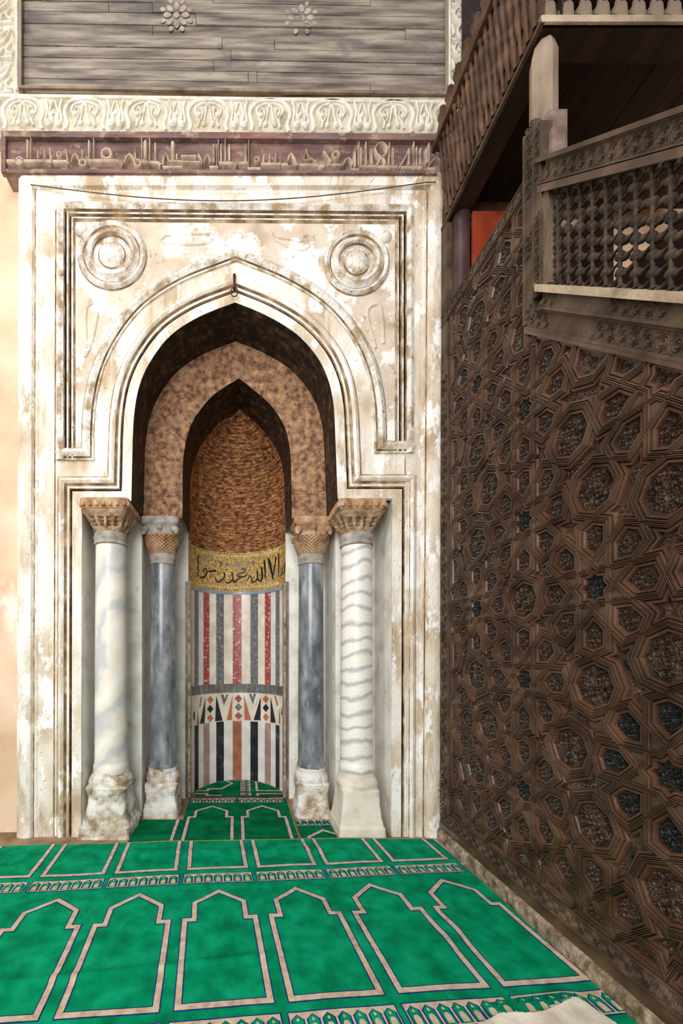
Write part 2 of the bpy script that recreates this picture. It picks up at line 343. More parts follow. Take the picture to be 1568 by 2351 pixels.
leafs = [[(371, 553), (380, 541), (430, 538), (470, 537), (486, 540), (480, 556), (440, 562), (400, 558), (380, 560), (371, 553)],
         [(690, 552), (640, 546), (625, 545), (660, 566), (690, 574), (708, 566), (702, 553), (680, 556)],
         [(200, 800), (196, 740), (200, 706), (214, 696), (224, 702), (222, 730), (212, 780), (196, 820)],
         [(862, 800), (846, 740), (844, 712), (858, 700), (872, 704), (878, 740), (880, 790)]]
for l in leafs: relief([(spline(l, 4), 8)], 'leaf_relief', 'marble_field', D0 - .003, mih, hgt=.012)

# jambs: returns and recessed planes
Xo_l, Xo_r = Wx(189, D0), Wx(898, D0)
Xi = .89
RN = .502
XC = -.018
zc = Wz(1150, D0)          # underside level above the outer columns
b = MB()
for X, sg in ((Xo_l, -1), (Xo_r, 1)):
    b.quad((X, D0 - .01, 0), (X, D1, 0), (X, D1, zc), (X, D0 - .01, zc))
    Xin = sg * Xi
    b.quad((X, D1, 0), (Xin, D1, 0), (Xin, D1, zc + .3), (X, D1, zc + .3))
    b.quad((Xin, D1, 0), (Xin, D2, 0), (Xin, D2, zc + .2), (Xin, D1, zc + .2))
    b.quad((Xin, D2, 0), (XC + sg * RN, D2, 0), (XC + sg * RN, D2, zc + .2), (Xin, D2, zc + .2))
b.build('jamb_lining', 'jamb', mih, smooth=0)
# soffit of the outer arch
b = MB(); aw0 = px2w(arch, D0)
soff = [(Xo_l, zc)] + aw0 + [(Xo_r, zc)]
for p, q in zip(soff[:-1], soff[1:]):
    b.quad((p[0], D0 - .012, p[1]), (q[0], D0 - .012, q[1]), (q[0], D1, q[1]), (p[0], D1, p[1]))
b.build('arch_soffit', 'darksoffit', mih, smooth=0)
# painted inner arch of voussoirs
hl = spline([(419, 1190), (420, 1151), (420, 1085), (424, 1034), (436, 985), (460, 942), (498, 902), (549, 870)], 5)
hr = spline([(549, 870), (612, 922), (646, 967), (661, 1008), (667, 1059), (668, 1110), (669, 1151), (669, 1190)], 5)
inn = px2w(hl + hr[1:], D1)
b = MB()
n = len(inn); outp = offs(inn, .62)
apex = inn[len(hl) - 1]
def outpt(i):
    x, z = inn[i]
    if z <= inn[0][1] + .35: dirv = Vector((1 if x > 0 else -1, 0))
    else:
        c = Vector((0.0, inn[0][1] + .35)); dirv = (Vector((x, z)) - c).normalized()
    return (x + dirv.x * .56, z + dirv.y * .56)
bk = [0]
i = 0
while i < n - 1:
    i = min(i + 3, n - 1); bk.append(i)
for a, c in zip(bk[:-1], bk[1:]):
    seg_in = [Vector(inn[k]) for k in range(a, c + 1)]; seg_out = [Vector(outpt(k)) for k in range(a, c + 1)]
    h = .004 * random.random()
    cen = sum(seg_in + seg_out, Vector((0, 0))) / (2 * len(seg_in))
    ring = seg_in + seg_out[::-1]
    ring = [p + (cen - p).normalized() * .0028 for p in ring]
    b.add([(p.x, D1 - .004 - h, p.y) for p in ring] + [(p.x, D1 + .02, p.y) for p in ring],
          [tuple(range(len(ring)))] + [(k, (k + 1) % len(ring), (k + 1) % len(ring) + len(ring), k + len(ring)) for k in range(len(ring))])
b.build('painted_arch', 'paintarch', mih, smooth=0)
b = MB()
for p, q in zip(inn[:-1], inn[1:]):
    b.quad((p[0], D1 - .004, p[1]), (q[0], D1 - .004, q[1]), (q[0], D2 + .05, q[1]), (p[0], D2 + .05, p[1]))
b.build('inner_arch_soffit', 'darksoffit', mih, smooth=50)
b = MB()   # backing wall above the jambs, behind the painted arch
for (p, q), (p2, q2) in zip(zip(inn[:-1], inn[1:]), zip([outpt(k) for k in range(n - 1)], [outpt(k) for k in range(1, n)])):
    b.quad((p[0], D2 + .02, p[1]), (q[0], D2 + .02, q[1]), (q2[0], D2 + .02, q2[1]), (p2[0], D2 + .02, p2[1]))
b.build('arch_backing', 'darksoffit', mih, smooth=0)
# hood: pointed half dome of rough courses
zg0, zg1 = 2.215, 2.672     # inscription band
b = MB()
prof = [(RN, zg1), (RN, inn[0][1])] 
half = [p for p in inn[len(hl) - 1:]][::-1]
mx = max(abs(p[0] - XC) for p in half)
for p in half:
    prof.append((max(0.004, p[0] - XC) * (RN + .010) / mx, p[1]))
# resample by arc length
pl = [prof[0]]
for p, q in zip(prof[:-1], prof[1:]):
    L_ = math.hypot(q[0] - p[0], q[1] - p[1]); k = max(1, round(L_ / .042))
    for t in range(1, k + 1): pl.append((p[0] + (q[0] - p[0]) * t / k, p[1] + (q[1] - p[1]) * t / k))
rows = []; NT = 96
for i, (r, z) in enumerate(pl):
    for sub in (0, 1):
        row = []
        zz = z
        if sub == 1 and i + 1 < len(pl):
            t = .80; rr = r + (pl[i + 1][0] - r) * t; zz = z + (pl[i + 1][1] - z) * t
        else: rr = r; zz = z
        for k in range(NT + 1):
            th = -math.pi / 2 + math.pi * k / NT
            blk = int((k + (i * 37) % 11) / 5)
            hsh = nz(blk * 3.7 + .5, i * 2.3 + .5, 1.5)
            d = .016 * hsh + .006 * nz(th * 14, zz * 30, 3) + (.010 if sub == 0 else 0)
            d *= min(1, min(k, NT - k) / 6)
            q = max(.003, rr - abs(d))
            row.append((XC + q * math.sin(th), D2 + q * math.cos(th), zz))
        rows.append(row)
rows.insert(0, [(XC + (RN + .003) * math.sin(-math.pi / 2 + math.pi * k / NT), D2 + (RN + .003) * math.cos(-math.pi / 2 + math.pi * k / NT), zg1 - .006) for k in range(NT + 1)])
for i in range(len(rows) - 1): b.grid(rows[i:i + 2], 1 if (i > 1 and i % 2 == 0) else 0)
b.build('niche_hood', ['hood', 'hood_joint'], mih, smooth=25)

def cyl(px, py, r=RN):
    a = (px - PX) / F; A = a * a + 1; B = -2 * (D2 + a * XC); C = D2 * D2 + XC * XC - r * r
    disc = max(B * B - 4 * A * C, 0); t = (-B + math.sqrt(disc)) / (2 * A)
    return (t * a, t, EYE + (PY - py) / F * t)
def cylpatch(b, t0, t1, z0, z1, r, mi, n=None):
    n = n or max(1, int(abs(t1 - t0) / 4) + 1)
    rows = [[(XC + r * math.sin(R(t0 + (t1 - t0) * k / n)), D2 + r * math.cos(R(t0 + (t1 - t0) * k / n)), z) for k in range(n + 1)] for z in (z0, z1)]
    b.grid(rows, mi)
# gold inscription band
b = MB(); cylpatch(b, -90, 90, zg0, zg1, RN, 0, 40); band = b.build('gold_inscription_band', 'gold', mih)
for zr, tmax in ((zg0 + .045, 62), (zg1 - .05, 62)):
    b = MB()
    for k in range(-15, 16):
        th = k * 4.1
        if abs(th) > tmax: continue
        # tilted guilloche link and its pearl
        for dx, w, mi in ((0, .006, 1),):
            c = Vector((RN - .004, th))
            pts = []
            for j in range(12):
                a = 2 * math.pi * j / 12
                pts.append((XC + RN * math.sin(R(th + .9 * math.cos(a) * .8)) * .988, D2 + RN * math.cos(R(th + .9 * math.cos(a) * .8)) * .988, zr + .009 * math.sin(a)))
            b.add(pts, [tuple(range(12))], 1)
        pts = []
        for j in range(9):
            t = j / 8; tt = th + 2.05 + 2.6 * (t - .5); zz = zr + .032 * math.cos(math.pi * t)
            pts.append((XC + RN * .992 * math.sin(R(tt)), D2 + RN * .992 * math.cos(R(tt)), zz))
        b.tube(pts, .006, 5, 0)
    b.build('guilloche_border', ['goldtile', 'pearl'], band)
for th, z, rad in [(0, 2.53, .03), (-14, 2.53, .02), (-22, 2.54, .02), (14, 2.53, .02), (22, 2.54, .02), (-30, 2.55, .015)]:
    b = MB()
    for k in range(4):
        a = k * math.pi / 2
        pts = []
        for j in range(10):
            q = 2 * math.pi * j / 10
            tt = th + math.degrees((math.cos(a) * rad * .6 + rad * .45 * math.cos(q)) / RN)
            pts.append((XC + RN * .99 * math.sin(R(tt)), D2 + RN * .99 * math.cos(R(tt)), z + math.sin(a) * rad * .6 + rad * .45 * math.sin(q)))
        b.add(pts, [tuple(range(10))])
    b.build('silver_rosette', 'st_slate', band)
# black calligraphy, traced stroke by stroke
cal = [[(212, 265, 14), (213, 400, 13), (213, 500, 12), (200, 545, 11), (185, 562, 9), (172, 548, 5)],
       [(300, 508, 12), (286, 490, 14), (292, 462, 13), (316, 452, 13), (328, 480, 15), (330, 515, 17), (312, 552, 19), (272, 580, 19), (244, 578, 15), (226, 545, 5)],
       [(348, 492, 13), (400, 490, 20), (462, 484, 24)],
       [(566, 500, 14), (578, 545, 18), (565, 585, 18), (530, 618, 18), (490, 640, 18), (464, 628, 15), (448, 590, 10), (445, 560, 5)],
       [(610, 452, 6), (610, 470, 26), (612, 478, 6)],
       [(676, 500, 16), (686, 550, 18), (690, 600, 20), (665, 632, 19), (630, 652, 19), (600, 650, 16), (582, 628, 8)],
       [(690, 600, 18), (702, 630, 28), (718, 640, 32), (740, 615, 20), (770, 595, 16), (820, 572, 13), (882, 552, 20)],
       [(882, 552, 20), (830, 566, 18), (780, 562, 17), (758, 560, 14), (768, 530, 13), (810, 515, 13), (850, 500, 15), (868, 482, 14), (860, 462, 12), (838, 455, 11), (818, 462, 10), (826, 478, 8)],
       [(872, 636, 6), (900, 600, 15), (926, 552, 14), (944, 575, 15), (952, 612, 17), (968, 640, 17), (1000, 632, 17), (1024, 600, 19), (1032, 560, 20), (1026, 480, 14)],
       [(1032, 580, 18), (1046, 618, 18), (1074, 624, 21), (1096, 585, 24), (1096, 520, 26), (1085, 435, 20)],
       [(1130, 332, 8), (1130, 370, 26), (1136, 480, 20), (1138, 602, 8)],
       [(1182, 305, 10), (1192, 345, 34), (1215, 450, 30), (1236, 540, 22), (1244, 604, 10)],
       [(1240, 590, 12), (1252, 530, 14), (1270, 410, 15), (1288, 285, 10)],
       [(1328, 255, 14), (1324, 330, 16), (1324, 450, 13), (1323, 575, 8)],
       [(1340, 556, 8), (1362, 540, 8), (1374, 480, 9), (1384, 410, 6)],
       [(1378, 520, 9), (1396, 515, 8), (1406, 440, 8), (1410, 350, 5)]]
b = MB()
for st in cal:
    sp = spline(st, 6)
    ctr = [(p[0], p[1]) for p in sp]
    L1 = []; L2 = []
    for i, p in enumerate(sp):
        a = Vector(ctr[max(i - 1, 0)]); c = Vector(ctr[min(i + 1, len(ctr) - 1)]); e = (c - a)
        if e.length < 1e-6: e = Vector((1, 0))
        nn = Vector((-e.y, e.x)).normalized() * p[2] / 2
        L1.append((p[0] + nn.x, p[1] + nn.y)); L2.append((p[0] - nn.x, p[1] - nn.y))
    mk = lambda q: cyl(420 + q[0] * .1658, 1230 + q[1] * .1657, RN - .006)
    b.grid([[mk(q) for q in L1], [mk(q) for q in L2]])
b.build('calligraphy', 'ink', band, smooth=0)
# striped marble revetments
bounds = [6, 17.5, 28.5, 38.5, 48.5, 57.5, 66.5, 76, 90]
names_st = ['red', 'cream', 'grey', 'white', 'rust', 'black', 'mauve', 'slate', 'blue', 'orange']
ms = ['st_' + q for q in names_st]; ix = {q: i for i, q in enumerate(names_st)}
def striped(z0, z1, seq, name):
    b = MB(); g = .25
    cylpatch(b, -90, 90, z0, z1, RN + .003, ix['cream'], 40)
    cylpatch(b, -6 + g, 6 - g, z0, z1, RN, ix[seq[0]])
    for k in range(8):
        for sg in (-1, 1):
            cylpatch(b, sg * (bounds[k] + g), sg * (bounds[k + 1] - g), z0 + .002, z1 - .002, RN, ix[seq[k + 1]])
    return b.build(name, ms, mih, smooth=0)
striped(1.147, 2.19, ['red', 'cream', 'grey', 'cream', 'red', 'white', 'grey', 'cream', 'red'], 'upper_striped_panel')
striped(0.0, .72, ['rust', 'white', 'black', 'white', 'mauve', 'white', 'black', 'white', 'mauve'], 'lower_striped_panel')
b = MB(); cylpatch(b, -90, 90, 2.18, zg0, RN - .006, 0, 40)
b.build('blue_fillet', 'st_blue', mih, smooth=50)
b = MB()
for k in range(22):
    t0 = -90 + k * 180 / 22
    cylpatch(b, t0 + .3, t0 + 180 / 22 - .3, 1.05, 1.147, RN - .012 - .003 * random.random(), random.choice([0, 0, 1]), 2)
cylpatch(b, -90, 90, 1.05, 1.147, RN - .004, 0, 40)
for zz in (1.05, 1.147):
    b.grid([[(XC + r * math.sin(R(t)), D2 + r * math.cos(R(t)), zz) for t in range(-90, 91, 5)] for r in (RN, RN - .013)], 0)
b.build('slate_fillet', ['st_slate', 'st_grey'], mih, smooth=0)
b = MB(); cylpatch(b, -90, 90, .715, 1.052, RN, ix['cream'], 40)
def cq(pts, mi):
    mk = [cyl(420 + x * .1658, 1570 + y * .1659, RN - .003) for x, y in pts]
    b.add(mk, [tuple(range(len(mk)))], ix[mi])
for cx, cs in ((767, ('red', 'grey', 'red')), (377, ('orange', 'black', 'orange')), (1147, ('orange', 'black', 'orange'))):
    for cy, c in zip((205, 322, 443) if cx == 767 else ((220, 348, 475) if cx == 377 else (210, 333, 460)), cs):
        rx, ry = (52, 56) if cx == 767 else (44, 58)
        cq([(cx, cy - ry), (cx + rx, cy), (cx, cy + ry), (cx - rx, cy)], c)
for tri, c in (([(462, 165), (550, 510), (446, 516)], 'black'), ([(1076, 180), (1076, 505), (980, 500)], 'black'), ([(312, 190), (302, 548), (235, 552)], 'black'), ([(1213, 175), (1284, 540), (1212, 532)], 'black'),
               ([(688, 145), (676, 500), (606, 500)], 'orange'), ([(842, 145), (942, 500), (855, 502)], 'orange'),
               ([(525, 150), (562, 148), (590, 240), (568, 300)], 'slate'), ([(632, 148), (600, 148), (580, 215), (592, 240)], 'slate'),
               ([(915, 140), (948, 140), (985, 225), (966, 285)], 'slate'), ([(1012, 138), (980, 138), (970, 190), (984, 225)], 'slate'),
               ([(468, 160), (522, 152), (566, 300), (520, 335)], 'cream'), ([(1060, 150), (1020, 150), (970, 290), (985, 330)], 'white'),
               ([(268, 178), (250, 182), (225, 330), (240, 330)], 'rust'), ([(205, 300), (195, 560), (222, 556)], 'rust'), ([(150, 380), (142, 470), (165, 520), (168, 400)], 'black'),
               ([(1262, 160), (1285, 165), (1320, 300), (1300, 300)], 'rust'), ([(1336, 320), (1322, 545), (1345, 550)], 'rust'), ([(1368, 300), (1358, 420), (1376, 430)], 'black'), ([(1392, 330), (1386, 560), (1400, 560)], 'red'), ([(110, 300), (100, 620), (122, 620)], 'black')):
    cq(tri, c)
b.build('mosaic_band', ms, mih, smooth=0)
# narrow edge strips at the niche mouth
b = MB()
for sg in (-1, 1):
    b.box(XC + sg * RN - .03, XC + sg * RN + .03, D2 - .012, D2 + .012, 0.0, 2.24, 0)
    b.box(XC + sg * (RN - .012) - .012, XC + sg * (RN - .012) + .012, D2 - .03, D2 - .012, 0.02, 2.22, 1)
b.build('niche_mouth_strip', ['st_slate', 'capital'], mih, smooth=0)

# ------------------------------------------------------------------ columns
def rough_loft(b, levels, cx, cy, n=48, amp=0.0, mi=0, seed=0):
    """levels: (half x, half y, z, exponent)"""
    rows = []
    for hx, hy, z, e in levels:
        row = []
        for k in range(n):
            a = 2 * math.pi * (k + .5) / n; c, s_ = math.cos(a), math.sin(a)
            rr = (abs(c) ** e + abs(s_) ** e) ** (-1 / e)
            x, y = rr * c * hx, rr * s_ * hy
            d = 1 + amp * (nz(x * 9 + seed, y * 9, z * 9) * 1.0 + .5 * nz(x * 26 + seed, y * 26, z * 26))
            row.append((cx + x * d, cy + y * d, z))
        rows.append(row)
    b.grid(rows, mi, True, True, True)
def interp(levels, step=.02):
    out = [levels[0]]
    for p, q in zip(levels[:-1], levels[1:]):
        k = max(1, int(abs(q[2] - p[2]) / step))
        for t in range(1, k + 1): out.append(tuple(p[j] + (q[j] - p[j]) * t / k for j in range(4)))
    return out
def outer_column(cx, cy, name, label, sm, plinth, pm, amp, seed):
    t = thing(name, label, 'column', (cx, cy, 0), None)
    b = MB(); prof = [(.140, .50), (.144, .53), (.144, .56), (.136, .575), (.134, .60), (.132, 1.2), (.127, 2.0), (.124, 2.42), (.128, 2.44), (.130, 2.46)]
    b.lathe(prof, cx, cy, 48); b.build('shaft', sm, t)
    b = MB(); b.lathe([(.130, 2.405), (.138, 2.41), (.138, 2.425), (.132, 2.435), (.133, 2.44), (.139, 2.45), (.141, 2.475), (.136, 2.50), (.13, 2.505)], cx, cy, 48)
    b.build('neck_ring', 'capital_g', t)
    b = MB()
    zt, z0 = 2.655, 2.50; rows = []; n = 96; nzv = 22
    for i in range(nzv + 1):
        f = i / nzv; z = z0 + (zt - z0) * f; row = []
        for k in range(n):
            a = 2 * math.pi * k / n; c, s_ = math.cos(a), math.sin(a)
            e = 2 + 3.5 * f; rr = (abs(c) ** e + abs(s_) ** e) ** (-1 / e)
            base = (.125 + .06 * f ** 1.5) * rr
            l1 = max(0, math.cos(8 * a)) * math.sin(min(1, f / .55) * math.pi) * .016
            l2 = max(0, math.cos(8 * a + math.pi)) * math.sin(max(0, (f - .25) / .75) * math.pi * .8) * .014
            cor = max(0, math.cos(4 * (a - math.pi / 4))) ** 3 * (.028 * max(0, (f - .45) / .55))
            pit = -.03 if (abs(math.sin(8 * a)) > .8 and .3 < f < .75 and abs(math.sin(f * 17)) > .45) else 0
            base += l1 + l2 + cor + pit + .006 * nz(a * 9, z * 60, seed)
            row.append((cx + base * c, cy + base * s_, z))
        rows.append(row)
    b.grid(rows, 0, True, True, True)
    cap = b.build('capital', 'capital', t, smooth=30)
    b = MB(); rough_loft(b, [(.172, .172, 2.648, 12), (.176, .176, 2.66, 12), (.176, .176, 2.668, 12), (.182, .182, 2.672, 14), (.198, .198, 2.73, 14), (.198, .198, zc - .001, 14)], cx, cy, 64)
    for s_ in range(4):
        for k in range(7):
            p = -.165 + k * .055; q = .190
            c = [(p, -q), (q, p), (-p, q), (-q, -p)][s_]
            X, Y = cx + c[0], cy + c[1]
            r = .016
            b.lathe([(r * .4, 2.682), (r, 2.69), (r, 2.715), (r * .7, 2.724)], X, Y, 8)
    b.build('abacus', 'capital_o', cap, smooth=30)
    b = MB(); base = interp(plinth, .012)
    rough_loft(b, base, cx + .0, cy, 72, amp, 0, seed)
    b.build('plinth', pm, t, smooth=40)
    return t
plL = [(.205, .19, 0.0, 14), (.20, .185, .09, 14), (.19, .18, .10, 14), (.165, .165, .22, 9), (.150, .155, .30, 8), (.16, .165, .36, 7), (.175, .17, .40, 6), (.165, .16, .405, 3.0), (.168, .165, .44, 2.4), (.150, .15, .48, 2.1), (.143, .143, .485, 2), (.145, .145, .52, 2)]
plR = [(.19, .19, 0.0, 24), (.188, .188, .08, 24), (.18, .18, .09, 24), (.176, .176, .11, 24), (.174, .174, .13, 24), (.168, .168, .15, 24), (.155, .16, .26, 20), (.153, .158, .33, 16), (.155, .158, .37, 10), (.158, .158, .385, 3), (.168, .168, .40, 2.2), (.172, .172, .42, 2), (.160, .16, .445, 2), (.146, .146, .47, 2), (.142, .142, .50, 2)]
outer_column(-1.085, 3.385, 'marble_column', 'grey-veined white marble column on the left, beside the left white pier', 'shaft_l', plL, 'base', .10, 3)
outer_column(1.005, 3.40, 'marble_column', 'cream banded marble column on smooth square base, nearest the wooden pulpit', 'shaft_r', plR, 'base_r', .012, 9)
def inner_column(cx, cy, label, seed, eagle):
    t = thing('slate_column', label, 'column', (cx, cy, 0), None)
    b = MB(); b.lathe([(.128, .42), (.130, .44), (.130, .465), (.124, .48), (.124, .50), (.122, .51), (.120, 1.2), (.115, 1.9), (.113, 2.36)], cx, cy, 48); b.build('shaft', 'shaft_b', t)
    b = MB(); b.lathe([(.114, 2.325), (.121, 2.33), (.121, 2.345), (.119, 2.355), (.121, 2.36), (.125, 2.40), (.121, 2.42), (.114, 2.425)], cx, cy, 40); b.build('neck_ring', 'capital_g', t)
    # basket bowl with woven openwork
    b = MB(); rows = []; n = 192; nzv = 44
    for i in range(nzv + 1):
        f = i / nzv; z = 2.42 + .165 * f; row = []
        for k in range(n):
            a = 2 * math.pi * k / n
            r = .118 + .052 * (f ** .8)
            if f < .08 or f > .93: r += .006
            else:
                p = 24 * a / (2 * math.pi) * 1.0; q = (f - .08) * 5.6
                pit = math.cos(math.pi * (p + q)) * math.cos(math.pi * (p - q))
                r += .004 - .018 * max(0, abs(pit) - .35) / .65
            row.append((cx + r * math.cos(a), cy + r * math.sin(a), z))
        rows.append(row)
    b.grid(rows, 0, True, True, True); bowl = b.build('basket_bowl', 'capital_o', t, smooth=30)
    # upper block with worn animal protomes on the corners
    b = MB()
    rough_loft(b, interp([(.15, .15, 2.58, 3), (.14, .14, 2.62, 4), (.15, .15, 2.655, 8), (.175, .175, 2.68, 10), (.176, .176, 2.738, 10)], .012), cx, cy, 56, .03, 0, seed)
    def lump(x, y, z, rx, ry, rz, mi=0):
        rows = []
        for i in range(1, 10):
            ph = math.pi * i / 10
            rows.append([(x + rx * math.sin(ph) * math.cos(2 * math.pi * k / 14) * (1 + .15 * nz(k, i, seed)), y + ry * math.sin(ph) * math.sin(2 * math.pi * k / 14), z + rz * math.cos(ph)) for k in range(14)])
        b.grid(rows, mi, True, True, True)
    for sx in (-1, 1):
        for sy in (-1, 1):
            lump(cx + sx * .14, cy + sy * .14, 2.625, .038, .038, .034)
            lump(cx + sx * .148, cy + sy * .15, 2.60, .022, .022, .026)
    lump(cx, cy - .15, 2.645, .026, .024, .03); lump(cx - .004, cy - .15, 2.685, .034 if eagle else .024, .03, .036 if eagle else .02)
    lump(cx, cy - .148, 2.605, .014, .014, .03)
    b.build('animal_head_block', 'capital_o' if eagle else 'capital_g', bowl, smooth=60)
    b = MB()
    base = interp([(.160, .16, 0, 12), (.158, .158, .07, 12), (.15, .15, .09, 12), (.147, .147, .12, 12), (.142, .142, .13, 10), (.138, .14, .20, 8), (.148, .148, .27, 8), (.15, .15, .30, 6), (.14, .14, .31, 3), (.152, .152, .335, 2.3), (.15, .15, .36, 2.1), (.135, .135, .40, 2), (.133, .133, .44, 2)], .012)
    rough_loft(b, base, cx, cy, 64, .07 if not eagle else .05, 0, seed); b.build('plinth', 'base', t, smooth=40)
inner_column(-.716, 3.76, 'blue-grey marble column left of the niche, worn grey block above its basket capital', 5.3, False)
inner_column(.682, 3.76, 'blue-grey marble column right of the niche, with orange lion heads on its capital', 11.1, True)

# ------------------------------------------------------------------ frieze, beam, planks above
beam = thing('inscribed_beam', 'long dark reddish timber beam carved with angular raised script', 'beam', P(500, 405, D0))
DB = D0 - .03
b = MB()
x0, x1 = Wx(14, DB), Wx(1000, DB)
z0, z1 = Wz(407, DB), Wz(318, DB)
b.box(x0, x1, DB, YW - .002, z0, z1); b.build('board', 'beam', beam, smooth=0)
b = MB()
def slab(b, pts, D, h, mi=0):   # px polygon raised by h
    w = px2w(pts, D); n_ = len(w)
    b.add([(x, D - h, z) for x, z in w] + [(x, D + .004, z) for x, z in w], [tuple(range(n_))] + [(k, (k + 1) % n_, (k + 1) % n_ + n_, k + n_) for k in range(n_)], mi)
slab(b, [(18, 313), (1000, 319), (1000, 334), (18, 326)], DB, .035); slab(b, [(18, 398), (1000, 402), (1000, 408), (18, 406)], DB, .03); slab(b, [(8, 313), (18, 313), (18, 406), (8, 406)], DB, .035)
b.build('edge_fillet', 'beam', beam, smooth=0)
z2 = lambda pts: [(x * .2168, 300 + y * .217) for x, y in pts]
z3 = lambda pts: [(330 + x * .2168, 300 + y * .217) for x, y in pts]
z4 = lambda pts: [(660 + x * .2232, 300 + y * .223) for x, y in pts]
def circ(cx, cy, r, n=14): return [(cx + r * math.cos(2 * math.pi * k / n), cy + r * math.sin(2 * math.pi * k / n)) for k in range(n + 1)]
KS = []
for pts, w in [([(90, 365), (560, 365)], 45), (circ(228, 365, 36), 28), ([(310, 150), (310, 340)], 32), ([(345, 110), (345, 345)], 14), ([(420, 270), (420, 345)], 26), ([(490, 255), (490, 350)], 26), ([(545, 240), (562, 392)], 26), (circ(645, 300, 24), 20), ([(580, 370), (735, 370)], 42), ([(715, 245), (738, 402)], 24),
               ([(770, 385), (785, 320), (812, 296), (840, 325), (852, 380)], 22), (circ(890, 385, 34), 28), ([(885, 255), (890, 370)], 26), ([(945, 362), (1250, 362), (1312, 412)], 42), ([(955, 155), (955, 350)], 24), ([(1005, 108), (1005, 345)], 14), (circ(1140, 288, 50), 34), ([(1325, 390), (1350, 320), (1385, 296), (1415, 325), (1430, 375)], 22), (circ(1468, 388, 34), 28), ([(1442, 240), (1442, 370)], 24), ([(1510, 120), (1510, 350)], 16), ([(1550, 150), (1552, 350)], 26), ([(1510, 365), (1568, 365)], 40)]:
    KS.append((z2(pts), w * .25))
for pts, w in [([(15, 165), (15, 370)], 24), ([(70, 110), (70, 412)], 18), ([(130, 180), (130, 360)], 28), ([(0, 380), (150, 380), (190, 408)], 38), ([(208, 405), (218, 320), (242, 288), (262, 320), (270, 385)], 22), ([(208, 432), (415, 432)], 36), ([(312, 165), (312, 365)], 38), ([(355, 295), (355, 360)], 24), ([(262, 372), (400, 372)], 30), ([(400, 318), (560, 318)], 32), ([(400, 378), (600, 382)], 34), ([(580, 300), (612, 350), (615, 412)], 24), ([(635, 395), (655, 330), (682, 308), (700, 335), (706, 385)], 22), ([(700, 430), (792, 430)], 38), ([(745, 195), (745, 385)], 26), ([(772, 200), (776, 420)], 14), ([(792, 145), (792, 385)], 14), ([(820, 195), (820, 380)], 26), ([(865, 130), (865, 412)], 18), ([(908, 195), (908, 370)], 28), ([(795, 387), (940, 387), (985, 412)], 38), ([(1005, 388), (1100, 388)], 36), ([(1080, 195), (1080, 385)], 30), ([(1112, 150), (1106, 432)], 14), ([(1098, 447), (1232, 447)], 36), (circ(1195, 352, 24), 20), ([(1240, 398), (1440, 398)], 36), ([(1270, 305), (1270, 385)], 24), ([(1332, 305), (1332, 385)], 24), ([(1395, 295), (1395, 385)], 24), ([(1440, 300), (1446, 412)], 14), ([(1450, 405), (1568, 405)], 36)]:
    KS.append((z3(pts), w * .25))
for pts, w in [([(0, 360), (15, 300), (35, 285), (65, 330), (92, 410)], 26), ([(0, 395), (85, 400)], 34), ([(115, 397), (545, 397)], 36), ([(160, 352), (186, 240), (200, 300), (245, 345), (160, 352)], 24), ([(240, 330), (292, 378)], 26), ([(368, 258), (405, 310), (442, 375)], 36), (circ(350, 398, 28), 26), (circ(492, 294, 34), 34), ([(560, 412), (585, 350), (622, 330), (650, 360), (660, 402)], 24), ([(640, 445), (726, 445)], 40), ([(685, 225), (685, 425)], 28), ([(724, 170), (722, 402)], 14), ([(745, 225), (745, 402)], 26), ([(797, 162), (800, 442)], 16), ([(850, 235), (860, 392)], 28), ([(725, 412), (890, 412)], 36),
               ([(900, 440), (920, 370), (960, 320), (1005, 275), (1018, 225), (990, 185), (955, 168), (915, 185), (888, 230), (905, 280), (950, 320), (988, 355), (990, 395)], 28), ([(1036, 170), (1030, 452)], 14), ([(1072, 225), (1076, 402)], 28), ([(905, 417), (1110, 417)], 38), ([(1125, 445), (1222, 285)], 22), ([(1235, 235), (1235, 402)], 28), ([(1285, 165), (1285, 452)], 16), ([(1150, 422), (1362, 422)], 38), ([(1312, 220), (1312, 422)], 22), ([(1352, 230), (1350, 402)], 24), ([(1440, 175), (1440, 382)], 16), ([(1410, 235), (1420, 382)], 26), ([(1500, 325), (1398, 455)], 20), ([(1400, 437), (1500, 437)], 36)]:
    KS.append((z4(pts), w * .255))
relief(KS, 'carved_script', 'letter', DB, beam, hgt=.034)

